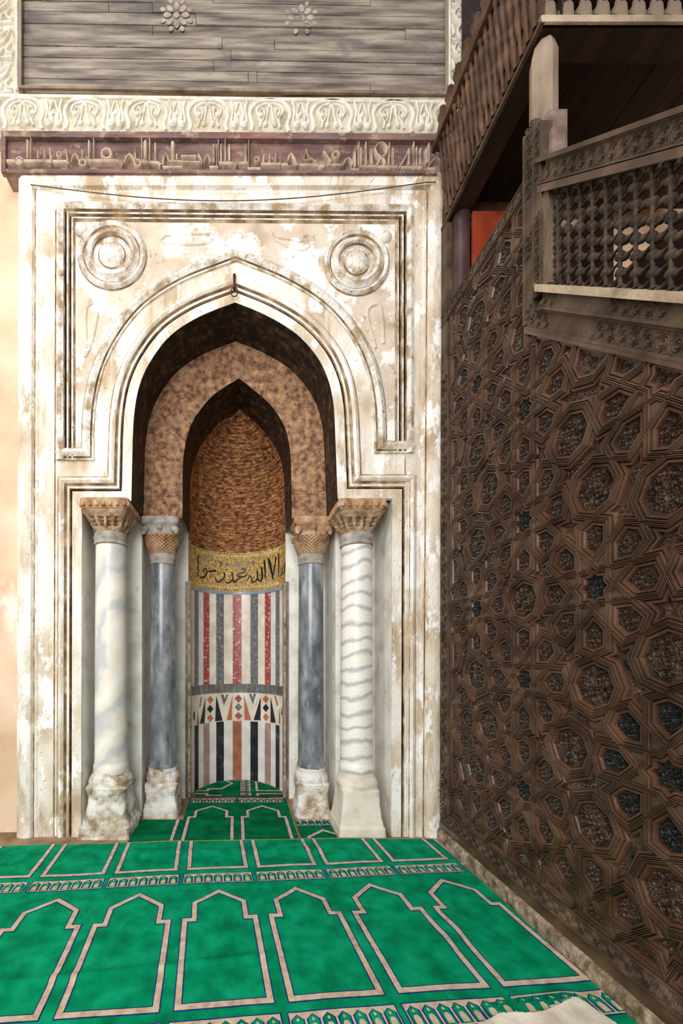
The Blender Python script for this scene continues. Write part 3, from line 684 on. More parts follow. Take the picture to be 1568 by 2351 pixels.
frieze = thing('stucco_frieze', 'white carved stucco band of arched leaf motifs above the dark beam', 'frieze', P(500, 316, D0))
DF = D0 - .012
b = MB(); b.box(Wx(-120, DF), Wx(1022, DF), DF, YW - .002, Wz(317, DF), Wz(223, DF)); b.build('band', 'stucco_ground', frieze, smooth=0)
FS = []
dots = []
for k in range(-1, 8):
    c = 195 + (k - 1) * 141.5; yo = .0155 * (c - 200) * .6
    A = lambda pts: [(c + x, y + yo) for x, y in pts]
    FS.append((A(spline([(-44, 300), (-40, 285), (-46, 262), (-42, 246), (-28, 233), (0, 228), (28, 233), (42, 246), (46, 262), (40, 285), (44, 300)], 4)), 9))
    for sg in (-1, 1):
        FS.append((A(spline([(sg * 4, 236), (sg * 22, 242), (sg * 30, 255), (sg * 20, 275), (sg * 24, 292)], 4)), 6))
        FS.append((A(spline([(sg * 18, 246), (sg * 12, 262), (sg * 18, 276), (sg * 24, 262), (sg * 18, 246)], 4)), 3.5))
        FS.append((A(spline([(sg * 3, 240), (sg * 6, 262), (sg * 12, 290)], 4)), 5))
        FS.append((A(spline([(sg * 52, 232), (sg * 57, 252), (sg * 53, 275), (sg * 58, 290), (sg * 67, 284), (sg * 64, 262)], 4)), 6))
        dots.append((c + sg * 60, 288 + yo, 9)); dots.append((c + sg * 20, 262 + yo, 5)); dots.append((c + sg * 10, 284 + yo, 6))
    c2 = c + 70.75; A2 = lambda pts: [(c2 + x, y + yo) for x, y in pts]
    FS.append((A2(spline([(-7, 282), (-10, 262), (-2, 236)], 4)), 5)); FS.append((A2(spline([(7, 282), (10, 262), (2, 236)], 4)), 5)); dots.append((c2, 262 + yo, 6))
    dots.append((c, 242 + yo, 5))
    for j in range(-5, 6): dots.append((c + j * 14.1, 306 + yo + 2 * (j % 2), 5))
FS.append(([(-20, 222), (500, 229), (1020, 237)], 9))
def relief_dots(strokes, dots, name, m, D, parent, hgt):
    o = relief(strokes, name, m, D, parent, hgt=hgt)
    b = MB(); me = o.data
    b.add([tuple(v.co) for v in me.vertices], [tuple(p.vertices) for p in me.polygons])
    for x, y, r in dots:
        X, Z = Wx(x, D), Wz(y, D); rr = r * D / F
        b.grid([[(X + rr * math.cos(t) * math.cos(a), D - rr * math.sin(t), Z + rr * math.cos(t) * math.sin(a)) for a in [2 * math.pi * k / 10 for k in range(10)]] for t in (0, .6, 1.1, 1.5)], 0, True, False, True)
    bpy.data.objects.remove(o)
    return b.build(name, m, parent, smooth=0)
relief_dots(FS, dots, 'leaf_relief', 'stucco', DF, frieze, .014)
def stucco_strip(xa, xb, label, seed):
    t = thing('stucco_border', label, 'stucco', P((xa + xb) / 2, 212, D0))
    b = MB(); b.box(Wx(xa, DF), Wx(xb, DF), DF, YW - .002, Wz(221, DF), 7.5); b.build('band', 'stucco_ground', t, smooth=0)
    st = []; w = xb - xa; cx = (xa + xb) / 2
    for k in range(8):
        cy = 195 - k * 40; sg = 1 if k % 2 else -1
        sp = [(cx + sg * w * .06 + w * .3 * (1 - j / 22) * math.cos(sg * j * .55), cy + w * .3 * (1 - j / 22) * math.sin(j * .55)) for j in range(20)]
        st.append((sp, 5)); st.append((spline([(cx - sg * w * .4, cy + 20), (cx, cy + 22), (cx + sg * w * .4, cy - 5)], 4), 5))
        st.append((spline([(cx - sg * w * .38, cy - 12), (cx - sg * w * .3, cy + 6), (cx - sg * w * .4, cy + 14)], 4), 5))
    st.append(([(xa + 3, 212), (xa + 3, -80)], 6)); st.append(([(xb - 3, 212), (xb - 3, -80)], 6))
    relief(st, 'scroll_relief', 'stucco', DF, t, hgt=.02)
stucco_strip(-90, 43, 'pale carved stucco border left of the weathered plank panel', 1)
stucco_strip(1028, 1090, 'narrow scroll-carved stucco border between the plank panel and wooden balcony', 2)
pan = thing('plank_panel', 'large weathered grey timber panel of horizontal planks at the top', 'panel', P(530, 205, D0))
DP = D0 + .035
b = MB(); yb = 196
ys = [204, 182, 158, 133, 108, 80, 54, 27, 4, -22, -50, -78]
for a, c in zip(ys[:-1], ys[1:]):
    cuts = [47] + sorted(random.sample(range(150, 950, 20), random.choice([1, 2, 2]))) + [1024]
    for p, q in zip(cuts[:-1], cuts[1:]):
        j = random.uniform(0, .012); tl = .018
        pts = [(p + .7, a - .8 + (p - 44) * tl), (q - .7, a - .8 + (q - 44) * tl), (q - .7, c + .8 + (q - 44) * tl), (p + .7, c + .8 + (p - 44) * tl)]
        slab(b, pts, DP, j)
b.box(Wx(46, DP), Wx(1024, DP), DP + .012, YW - .002, Wz(208, DP), Wz(-80, DP))
for cx, cy in ((405, 34), (692, 40)):      # worn painted rosettes on the boards
    pet = [(0, 0, 7, 7)]
    for k in range(8):
        a = 2 * math.pi * k / 8
        pet.append((21 * math.cos(a), 21 * math.sin(a), 9, 6)); pet.append((34 * math.cos(a + .39), 34 * math.sin(a + .39), 6, 5))
    for px, py, ra, rb in pet:
        if random.random() < .12: continue
        a = math.atan2(py, px)
        slab(b, [(cx + px + ra * math.cos(q) * math.cos(a) - rb * math.sin(q) * math.sin(a), cy + py + ra * math.cos(q) * math.sin(a) + rb * math.sin(q) * math.cos(a)) for q in [2 * math.pi * j / 12 for j in range(12)]], DP - .0122, .0006, 1)
b.build('boards', ['plank', 'rosette'], pan, smooth=0)
b = MB(); slab(b, [(46, 206), (1030, 221), (1030, 214), (46, 200)], D0 - .02, .012); slab(b, [(44, 204), (50, 204), (50, -80), (44, -80)], D0 - .012, .01); slab(b, [(1022, 218), (1028, 218), (1028, -80), (1022, -80)], D0 - .012, .01)
b.build('edge_batten', 'wood_pale', pan, smooth=0)
# cable and hook
b = MB()
pts = [P(70 + t * 930, 424 + 40 * math.sin(math.pi * min(1, t * 1.02)) ** 1.0 - 6 * t, D0 - .052) for t in [k / 40 for k in range(41)]]
b.tube(pts, .0035, 6)
tag(b.build('cable', 'wire'), 'thin dark sagging cable strung across the top of the marble frame', 'cable')
hk = thing('iron_hook', 'small rusty iron hook and ring hanging at the arch tip', 'hook', P(538, 640, D0 - .03))
b = MB(); b.tube([P(538, 632, D0 + .02), P(538, 632, D0 - .05), P(538, 650, D0 - .055), P(538, 664, D0 - .05)], [.014, .012, .008, .012], 8); b.build('shank', 'iron', hk)
b = MB(); b.tube([P(538 + 8 * math.cos(a), 670 + 11 * math.sin(a), D0 - .05) for a in [2 * math.pi * k / 20 for k in range(21)]], .004, 6); b.build('ring', 'iron', hk)

# ------------------------------------------------------------------ carpets
def hgt(x, y):
    h = .014 + .008 * nz(x * 1.4, y * 1.4, 2.2) + .004 * nz(x * 4, y * 4, 7)
    def fold(ax, ay, bx, by, a, w):
        dx, dy = bx - ax, by - ay; L_ = math.hypot(dx, dy); t = ((x - ax) * dx + (y - ay) * dy) / L_ / L_
        d = abs((x - ax) * dy - (y - ay) * dx) / L_
        e = max(0, min(1, min(t, 1 - t) * 6 + .0))
        return a * e * math.exp(-(d / w) ** 2)
    h += fold(-1.6, 1.72, .35, 1.98, .013, .022) + fold(-1.0, 2.95, .9, 3.02, .012, .05) + fold(-.4, 2.35, .6, 2.3, .006, .08) + fold(.9, 1.95, 1.5, 2.35, .012, .07) + fold(1.0, 1.62, 1.5, 1.72, .018, .05)
    return h
def carpet(name, label, pieces, tip, ang, mats, gr=None, zoff=0.0, hf=hgt, edge=True, krange=range(-6, 7), rrange=range(-3, 3)):
    """pieces: convex CCW polygons in floor coordinates"""
    b = MB(); ca, sa = math.cos(ang), math.sin(ang)
    tr = lambda s, t: (tip[0] + s * ca - t * sa, tip[1] + s * sa + t * ca)
    def inside_clip(poly, piece):
        q = list(poly)
        for i in range(len(piece)):
            (x0, y0), (x1, y1) = piece[i], piece[(i + 1) % len(piece)]
            a, c_ = (y1 - y0), -(x1 - x0)
            q = clip(q, a, c_, a * x0 + c_ * y0)
            if len(q) < 3: return []
        return q
    def put(poly, dz, mi):
        for pc in pieces:
            q = inside_clip(poly, pc)
            if len(q) >= 3 and abs(area2(q)) > 1e-7:
                b.add([(x, y, hf(x, y) + zoff + dz) for x, y in q], [tuple(range(len(q)))], mi)
    g = .016
    xs = [p[0] for pc in pieces for p in pc]; yss = [p[1] for pc in pieces for p in pc]
    x = min(xs)
    while x < max(xs):
        y = min(yss)
        while y < max(yss):
            put([(x, y), (x + g, y), (x + g, y + g), (x, y + g)], 0, 0); y += g
        x += g
    def strokeline(pts, w, dz, mi, closed):
        L_ = offs(pts, w / 2, closed); R_ = offs(pts, -w / 2, closed); n_ = len(pts)
        for i in range(n_ if closed else n_ - 1):
            j = (i + 1) % n_
            k = max(1, int(math.hypot(pts[j][0] - pts[i][0], pts[j][1] - pts[i][1]) / .015))
            for t in range(k):
                f0, f1 = t / k, (t + 1) / k
                lerp = lambda A, B, f: (A[0] + (B[0] - A[0]) * f, A[1] + (B[1] - A[1]) * f)
                put([tr(*lerp(L_[i], L_[j], f0)), tr(*lerp(R_[i], R_[j], f0)), tr(*lerp(R_[i], R_[j], f1)), tr(*lerp(L_[i], L_[j], f1))], dz, mi)
    for r in rrange:
        for k in krange:
            c = k * .485; t0 = r * 1.067
            c0 = tr(c, t0 - .4)
            if all(abs(c0[0] - px) > 1.2 or abs(c0[1] - py) > 1.2 for pc in pieces for px, py in pc + [(sum(p[0] for p in pc) / len(pc), sum(p[1] for p in pc) / len(pc))]) and name != 'prayer_carpet': continue
            cell = [(c, t0), (c - .145, t0 - .115), (c - .145, t0 - .255), (c - .197, t0 - .255), (c - .197, t0 - .795), (c + .197, t0 - .795), (c + .197, t0 - .255), (c + .145, t0 - .255), (c + .145, t0 - .115)]
            strokeline(cell, .038, .0012, 2, True); strokeline(cell, .027, .0022, 1, True)
            # band of little arches
            bx0, bx1, by0, by1 = c - .225, c + .225, t0 + .095, t0 + .205
            def rect(xa, xb, ya, yb_, dz, mi):
                nn = max(1, int((xb - xa) / .016))
                for q in range(nn):
                    u0, u1 = xa + (xb - xa) * q / nn, xa + (xb - xa) * (q + 1) / nn
                    put([tr(u0, ya), tr(u1, ya), tr(u1, yb_), tr(u0, yb_)], dz, mi)
            rect(bx0 - .006, bx1 + .006, by0 - .006, by1 + .006, .0012, 2); rect(bx0, bx1, by0, by1, .002, 1)
            na = 7; aw_ = (bx1 - bx0) / na
            for q in range(na):
                m_ = bx0 + (q + .5) * aw_; hw = aw_ * .43; yb_, yt = by0 + .006, by1 - .014
                for sc_, dz, mi in ((1, .0028, 2), (.76, .0034, 0)):
                    put([tr(m_ - hw * sc_, yb_), tr(m_ + hw * sc_, yb_), tr(m_ + hw * sc_, yt - .02), tr(m_, yt + (.004 if mi == 2 else 0)), tr(m_ - hw * sc_, yt - .02)], dz, mi)
                put([tr(m_ - hw * .5, yb_ + .004), tr(m_ + hw * .5, yb_ + .004), tr(m_ + hw * .5, yb_ + .036), tr(m_ + hw * .25, yb_ + .05), tr(m_ - hw * .25, yb_ + .05), tr(m_ - hw * .5, yb_ + .036)], .004, 1)
                put([tr(m_ - .007, yt - .022), tr(m_, yt - .03), tr(m_ + .007, yt - .022), tr(m_, yt - .012)], .004, 1)
    o = b.build(name, mats, None, smooth=0, fix='keep')
    me = o.data
    me.polygons.foreach_set('use_smooth', [True] * len(me.polygons))
    # binding along the rim
    if edge:
        for pc in edge:
            b = MB(); pts = []
            for (xa, ya), (xb, yb_) in zip(pc[:-1], pc[1:]):
                k = max(1, int(math.hypot(xb - xa, yb_ - ya) / .04))
                pts += [(xa + (xb - xa) * t / k, ya + (yb_ - ya) * t / k) for t in range(k)]
            pts.append(pc[-1])
            b.tube([(x, y, max(.005, hf(x, y) + zoff - .003)) for x, y in pts], .006, 6)
            b.build('edge_binding', 'binding', o)
    tag(o, label, 'carpet', gr); return o
far = [(1.585, 3.19), (1.2, 3.19), (.8, 3.19), (-.4, 3.155), (-1.2, 3.10), (-3.2, 3.02)]
far = [(1.575, 3.20), (.72, 3.195), (-.5, 3.15), (-1.3, 3.10), (-3.2, 3.0)]
main = [(-3.2, .7), (1.60, .7), (1.60, 1.6)] + far
carpet('prayer_carpet', 'large bright green prayer carpet with beige arches covering the foreground floor', [main], (-.124, 2.48), R(4.6), ['green', 'beige', 'navy'], edge=[far])
def hlow(x, y): return .006 + .003 * nz(x * 2, y * 2, 5) + .004 * math.exp(-((y - 3.55) / .03) ** 2) + .004 * math.exp(-((y - 3.4) / .03) ** 2)
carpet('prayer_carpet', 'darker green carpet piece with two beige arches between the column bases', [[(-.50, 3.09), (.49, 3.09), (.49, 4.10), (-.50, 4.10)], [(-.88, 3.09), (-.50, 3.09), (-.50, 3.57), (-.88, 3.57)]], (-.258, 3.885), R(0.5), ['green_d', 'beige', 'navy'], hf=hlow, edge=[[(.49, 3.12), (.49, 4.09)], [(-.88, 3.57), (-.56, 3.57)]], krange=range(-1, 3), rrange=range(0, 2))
nich = [(-.46, 4.12), (.46, 4.12), (.455, 4.30), (.36, 4.42), (.25, 4.51), (.1, 4.57), (-.1, 4.57), (-.25, 4.51), (-.36, 4.42), (-.455, 4.30)]
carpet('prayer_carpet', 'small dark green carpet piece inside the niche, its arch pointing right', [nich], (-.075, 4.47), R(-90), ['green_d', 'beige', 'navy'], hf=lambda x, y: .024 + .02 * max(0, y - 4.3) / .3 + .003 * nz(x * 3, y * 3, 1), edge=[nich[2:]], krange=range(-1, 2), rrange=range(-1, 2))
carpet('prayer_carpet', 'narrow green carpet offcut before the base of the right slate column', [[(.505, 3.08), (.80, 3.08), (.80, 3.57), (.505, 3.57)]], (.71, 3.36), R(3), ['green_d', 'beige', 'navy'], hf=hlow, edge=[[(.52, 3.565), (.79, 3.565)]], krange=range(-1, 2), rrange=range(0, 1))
# pale cloth on the carpet corner
b = MB(); rows = []
for i in range(15):
    row = []
    for j in range(25):
        s_, t_ = j / 24, i / 14
        x = .95 + .55 * s_ + .015 * nz(t_ * 3, s_ * 3); yl = 1.18; yf = 1.575 + .115 * s_ + .012 * math.sin(s_ * 9) + .006 * nz(s_ * 22, 3)
        if s_ > .9: yf -= (s_ - .9) * 1.1
        y = yl + (yf - yl) * t_
        z = hgt(x, y) + .016 + .007 * abs(nz(x * 6, y * 5, 4)) + .008 * math.sin(math.pi * t_) * s_
        row.append((x, y, z))
    rows.append(row)
b.grid(rows)
for j in range(72):
    s_ = j / 71 * 23.99; k = int(s_); f = s_ - k
    p = Vector(rows[-1][k]).lerp(Vector(rows[-1][k + 1]), f)
    b.tube([p, p + Vector((random.uniform(-.006, .006), random.uniform(.008, .016), -.008))], .0014, 3)
tag(b.build('cloth', 'cloth', None), 'crumpled pale cloth with frayed edge lying on the green carpet corner', 'cloth')

# ------------------------------------------------------------------ minbar (wooden pulpit)
XM = 1.653
minb = thing('pulpit', 'tall dark wooden pulpit with carved star-pattern side and sloping lattice balustrade', 'pulpit', (XM, 2.2, 0.08))
DN = .75               # near end of what is built
SL = .97
zl = lambda D: 3.363 + (D - 2.286) * SL       # lower edge of the sloping frame
zlb = lambda D: 3.465 + (D - 2.125) * SL      # foot of the lattice
def mp(D, z, h=0): return (XM - h, D, z)      # point on the side, raised h towards the nave
# pattern geometry
A_ = .457; RS = A_ * math.sqrt(2) / 2; RO = A_ - RS; CC = .078; T8 = math.tan(R(22.5)); PER = 2 * A_ + 2 * RS
OC = (2.308, 1.806)
def rot(p, k): a = k * math.pi / 4; return (p[0] * math.cos(a) - p[1] * math.sin(a), p[0] * math.sin(a) + p[1] * math.cos(a))
Sl, Ol = [], []
for i in range(-2, 3):
    for j in range(-2, 3):
        ox, oy = OC[0] + i * PER, OC[1] + j * PER
        for x, y in ((A_, 0), (-A_, 0), (0, A_), (0, -A_), (PER / 2, PER / 2)): Sl.append((ox + x, oy + y))
        for x, y in ((0, 0), (A_, A_), (-A_, A_), (A_, -A_), (-A_, -A_), (RS, PER / 2), (-RS, PER / 2), (PER / 2, RS), (PER / 2, -RS)): Ol.append((ox + x, oy + y))
near = lambda p: -.6 < p[0] < 4.2 and -.9 < p[1] < 5.2
Sl = [p for p in Sl if near(p)]; Ol = [p for p in Ol if near(p)]
def find(lst, x, y):
    for p in lst:
        if abs(p[0] - x) < .02 and abs(p[1] - y) < .02: return p
    return None
polys = []
hexl = [(math.sqrt(2) * CC, 0), ((1 + math.sqrt(2)) * CC, -CC), (RS - CC * T8, -CC), (RS, 0), (RS - CC * T8, CC), ((1 + math.sqrt(2)) * CC, CC)]
starl = []
for k in range(8):
    starl.append(rot((math.sqrt(2) * CC, 0), k)); starl.append(rot((CC, CC * T8), k))
kitel = [(math.sqrt(2) * CC, 0), ((1 + math.sqrt(2)) * CC, CC), (CC, CC), (CC, CC * T8)]
octl = [(RO * math.cos(k * math.pi / 4), RO * math.sin(k * math.pi / 4)) for k in range(8)]
for s in Sl:
    polys.append(('star', [(s[0] + p[0], s[1] + p[1]) for p in starl], s, 0))
    for k in range(8):
        polys.append(('hexagon', [(s[0] + q[0], s[1] + q[1]) for q in [rot(p, k) for p in hexl]], s, k))
        polys.append(('kite', [(s[0] + q[0], s[1] + q[1]) for q in [rot(p, k) for p in kitel]], s, k))
for o in Ol: polys.append(('octagon', [(o[0] + p[0], o[1] + p[1]) for p in octl], o, 0))
seen = set()
for s in Sl:
    for k0 in range(8):
        pts = []; T, typ, k = s, 'S', k0; ok = True; steps = 0
        while True:
            steps += 1
            if steps > 9: ok = False; break
            if typ == 'S':
                for q in (rot((RS, 0), k), rot((RS - CC * T8, CC), k), rot(((1 + math.sqrt(2)) * CC, CC), k), rot((RS - CC * T8, -CC), k + 1)): pts.append((T[0] + q[0], T[1] + q[1]))
                kn = (k + 1) % 8
                dx, dy = rot((1, 0), kn)
                nb = find(Sl, T[0] + dx * 2 * RS, T[1] + dy * 2 * RS)
                if nb: T, typ = nb, 'S'
                else:
                    nb = find(Ol, T[0] + dx * A_, T[1] + dy * A_)
                    if not nb: ok = False; break
                    T, typ = nb, 'O'
                k = (kn + 4) % 8
            else:
                q = octl[k]; pts.append((T[0] + q[0], T[1] + q[1])); kk = k; fnd = None
                for _ in range(7):
                    kk = (kk + 1) % 8; dx, dy = rot((1, 0), kk)
                    fnd = find(Sl, T[0] + dx * A_, T[1] + dy * A_)
                    if fnd: break
                    q = octl[kk]; pts.append((T[0] + q[0], T[1] + q[1]))
                if not fnd: ok = False; break
                T, typ, k = fnd, 'S', (kk + 4) % 8
            if typ == 'S' and T == s and k == k0: break
        if ok and len(pts) > 6:
            cx = sum(p[0] for p in pts) / len(pts); cy = sum(p[1] for p in pts) / len(pts)
            key = (round(cx, 2), round(cy, 2))
            if not any((key[0] + a, key[1] + c) in seen for a in (0, .01, -.01) for c in (0, .01, -.01)):
                seen.add(key); polys.append(('gap', pts, (cx, cy), 0))
ZB, ZT, DE, DPST = .235, 4.13, 3.10, 2.275
def inreg(p, e=1e-6): return p[1] > ZB - e and p[0] < DE + e and p[0] > DN - e and ((p[0] >= DPST - e and p[1] < ZT + e) or p[1] < zl(p[0]) + e and p[1] < ZT)
def clipreg(poly):
    if all(inreg(p) for p in poly): return [(poly, True)]
    q = clip(clip(clip(poly, 0, -1, -ZB), 1, 0, DE), -1, 0, -DN)
    res = []
    if len(q) < 3: return res
    r1 = clip(clip(q, -1, 0, -DPST), 0, 1, ZT)
    r2 = clip(clip(q, 1, 0, DPST), -SL, 1, zl(0))
    if len(r1) >= 3 and len(r2) >= 3 and all(p[1] < zl(p[0]) + .001 for p in q): return [(q, False)]
    return [(r, False) for r in (r1, r2) if len(r) >= 3]
def clean(p):
    out = []
    for q in p:
        if not out or math.hypot(q[0] - out[-1][0], q[1] - out[-1][1]) > .0015: out.append(q)
    if len(out) > 2 and math.hypot(out[0][0] - out[-1][0], out[0][1] - out[-1][1]) <= .0015: out.pop()
    return out
def inrad(p):
    best = 0; x0, x1 = min(q[0] for q in p), max(q[0] for q in p); y0, y1 = min(q[1] for q in p), max(q[1] for q in p)
    for i in range(1, 14):
        for j in range(1, 14):
            X, Y = x0 + (x1 - x0) * i / 14, y0 + (y1 - y0) * j / 14; ins = False; dm = 9
            for a in range(len(p)):
                (ax, ay), (bx, by) = p[a], p[(a + 1) % len(p)]
                if (ay > Y) != (by > Y) and X < (bx - ax) * (Y - ay) / (by - ay) + ax: ins = not ins
                dx, dy = bx - ax, by - ay; t = max(0, min(1, ((X - ax) * dx + (Y - ay) * dy) / (dx * dx + dy * dy + 1e-12)))
                dm = min(dm, math.hypot(X - ax - t * dx, Y - ay - t * dy))
            if ins: best = max(best, dm)
    return best
PROF = [(0, -.007, 0), (.0020, .011, 0), (.0050, .012, 0), (.0070, -.001, 0), (.0090, .012, 0), (.0120, .011, 0), (.0150, -.004, 0), (.0175, -.003, 1), (.0200, .006, 1), (.0290, .004, 1), (.0315, -.002, 1), (.0335, -.012, 1)]
INSET = PROF[-1][0]; STRAP = .015
panel = MB(); insets = []; memo = {}
for typ, pts, c, k in polys:
    for q, whole in clipreg(pts):
        q = clean(q)
        if len(q) < 3: continue
        a = area2(q)
        if abs(a) < 2e-4: continue
        if a < 0: q = q[::-1]
        key = typ if whole else None
        ir = memo.get(key) if key else None
        if ir is None:
            ir = inrad(q)
            if key: memo[key] = ir
        if ir < .006: panel.poly([mp(x, y, .002) for x, y in q], 0); continue
        deep = 0 if (typ in ('kite',) or ir < .024) else 1
        s1 = min(1.0, ir * .80 / STRAP); s2 = max(0.0, min(1.0, (ir * .86 - STRAP * s1) / (INSET - STRAP))) if deep else .25
        dd = lambda d: d * s1 if d <= STRAP else STRAP * s1 + (d - STRAP) * s2
        rows = []
        pf = PROF if deep else PROF[:9]
        for d, h, mi in pf: rows.append([mp(x, y, h) for x, y in offs(q, dd(d), True)])
        n_ = len(q)
        for i in range(len(rows) - 1):
            for j in range(n_): panel.quad(rows[i][j], rows[i][(j + 1) % n_], rows[i + 1][(j + 1) % n_], rows[i + 1][j], pf[i + 1][2])
        fieldp = offs(q, dd(pf[-1][0]), True); sc = dd(INSET)
        if whole and typ in ('star', 'hexagon', 'octagon'): insets.append((typ, c, k, sc))
        else:
            panel.poly([mp(x, y, pf[-1][1]) for x, y in fieldp], 2 if deep else 0)
            insets.append(('loose', fieldp, typ, sc)) if deep else None
# carved scroll work: small curling ridges inside a polygon (local x,y,h)
def pin(p, X, Y):
    ins = False; dm = 9
    for a in range(len(p)):
        (ax, ay), (bx, by) = p[a], p[(a + 1) % len(p)]
        if (ay > Y) != (by > Y) and X < (bx - ax) * (Y - ay) / (by - ay) + ax: ins = not ins
        dx, dy = bx - ax, by - ay; t = max(0, min(1, ((X - ax) * dx + (Y - ay) * dy) / (dx * dx + dy * dy + 1e-12)))
        dm = min(dm, math.hypot(X - ax - t * dx, Y - ay - t * dy))
    return dm if ins else -dm
def curl(pts, w, h):
    """ridge along 2D polyline -> (verts, faces) as x,y,h"""
    L_, R_ = offs(pts, w), offs(pts, -w); V = []; Fc = []
    n_ = len(pts)
    for i in range(n_):
        e = 1 if 0 < i < n_ - 1 else .3
        V += [(L_[i][0], L_[i][1], 0), (pts[i][0], pts[i][1], h * e), (R_[i][0], R_[i][1], 0)]
    for i in range(n_ - 1):
        a = 3 * i; Fc += [(a, a + 1, a + 4, a + 3), (a + 1, a + 2, a + 5, a + 4)]
    return V, Fc
def scrolls(poly, rng, rmin=.010, rmax=.021, w=.0030, h=.007, tries=420):
    placed = []; out = []
    x0, x1 = min(q[0] for q in poly), max(q[0] for q in poly); y0, y1 = min(q[1] for q in poly), max(q[1] for q in poly)
    for t in range(tries):
        X, Y = rng.uniform(x0, x1), rng.uniform(y0, y1); d = pin(poly, X, Y)
        r = min(rmax, d - .001) if t < tries * .6 else min(rmax * .6, d - .001)
        if r < rmin * .55: continue
        r = min([r] + [math.hypot(X - a, Y - b_) - c * .72 for a, b_, c in placed])
        if r < rmin * .55: continue
        placed.append((X, Y, r)); a0 = rng.uniform(0, 6.28); sg = rng.choice((-1, 1)); tn = 5.2 if r < .011 else 9.0; m_ = 10 if r < .011 else 18
        pts = [(X + (r * .95 - r * .78 * j / m_) * math.cos(a0 + sg * tn * j / m_), Y + (r * .95 - r * .78 * j / m_) * math.sin(a0 + sg * tn * j / m_)) for j in range(m_ + 1)]
        out.append(curl(pts, w * (.8 if r < .012 else 1), h))
        for q in (0, 1):        # leaf shoots leaving the outer turn
            b0 = a0 + sg * (q * 2.3 + .6); l0 = r * .95
            pp = [(X + l0 * (1 + .18 * j) * math.cos(b0 - sg * .16 * j), Y + l0 * (1 + .18 * j) * math.sin(b0 - sg * .16 * j)) for j in range(4)]
            if all(pin(poly, *p_) > .0015 for p_ in pp): out.append(curl(pp, w * .8, h * .9))
    return out
rng = random.Random(5)
def inlay_mesh(local, sc, name, ms_, variant):
    q = list(local)
    if area2(q) < 0: q = q[::-1]
    fp = offs(q, sc, True); b = MB(); h0 = PROF[-1][1]
    b.poly([(-h0, x, y) for x, y in fp], 0)
    for V, Fc in (scrolls(fp, rng, .010, .027, .0030, .009, 900) if name[0] == 'o' else scrolls(fp, rng, .008, .020, .0027, .008, 700)): b.add([(-(h0 + .0002 + h), x, y) for x, y, h in V], Fc, 0)
    o = b.build(name, ms_, None, smooth=50)
    return o
panel_o = panel.build('strapwork_panel', ['wood', 'wood_red', 'wood_field'], minb, smooth=30, fix='keep')
protos = {}; pmesh = {}
for typ, local in (('octagon', octl), ('hexagon', hexl), ('star', starl)):
    sc = next((i[3] for i in insets if i[0] == typ), 1)
    protos[typ] = [inlay_mesh(local, sc, typ + '_inlay', 'ebony' if typ == 'star' else 'wood_field', v) for v in range(3)]
for lsto in protos.values():
    for q in lsto: pmesh[q] = q.data
hex_dark = None
lst = [i for i in insets if i[0] != 'loose']
def vis(i):
    D = i[1][0]; return D
cnt = {'octagon': 0, 'hexagon': 0, 'star': 0}; used = set()
def shown(i):
    D, z = i[1]
    if i[0] == 'hexagon': q = rot((.2, 0), i[2]); D += q[0]; z += q[1]
    x = PX + XM * F / D; y = PY - (z - EYE) * F / D
    return (0 if (x < 1590 and -20 < y < 2380) else 1, D)
lst.sort(key=shown)
extra = MB()
for typ, c, k, sc in lst:
    rotm = Matrix.Rotation(k * math.pi / 4 if typ == 'hexagon' else (rng.randrange(8) * math.pi / 4), 4, 'X')
    src = protos[typ][rng.randrange(3)]
    mw = Matrix.Translation((XM, c[0], c[1])) @ rotm
    if cnt[typ] >= 98:
        me = pmesh[src]
        extra.add([tuple(mw @ v.co) for v in me.vertices], [tuple(p.vertices) for p in me.polygons]); continue
    cnt[typ] += 1
    if src not in used: o = src; used.add(src)
    else:
        o = src.copy(); COL.objects.link(o); o.data = pmesh[src]
        if 'label' in o: del o['label']
    o.parent = panel_o; o.matrix_parent_inverse = panel_o.matrix_world.inverted(); o.matrix_world = mw
    bpy_dark = (typ == 'hexagon' and c[0] < 1.7 and .9 < c[1] < 1.2)
    if bpy_dark:
        if hex_dark is None:
            hex_dark = pmesh[src].copy(); hex_dark.materials.clear(); hex_dark.materials.append(M['ebony'])
        o.data = hex_dark; o['label'] = 'blackened hexagonal carved inlay'
    if typ == 'star': o['label'] = 'blackened eight-pointed star inlay'
if extra.v:
    e = extra.build('hexagon_inlay', 'wood_field', panel_o, smooth=50); e['kind'] = 'stuff'
for lsto in protos.values():
    for s in lsto:
        if s not in used: bpy.data.objects.remove(s)
b = MB()
for i in insets:
    if i[0] == 'loose':
        for V, Fc in scrolls(i[1], rng, .007, .016, .0026, .006, 160): b.add([mp(x, y, PROF[-1][1] + .0002 + h) for x, y, h in V], Fc)
e = b.build('scroll_carving', 'wood_field', panel_o, smooth=50); e['kind'] = 'stuff'
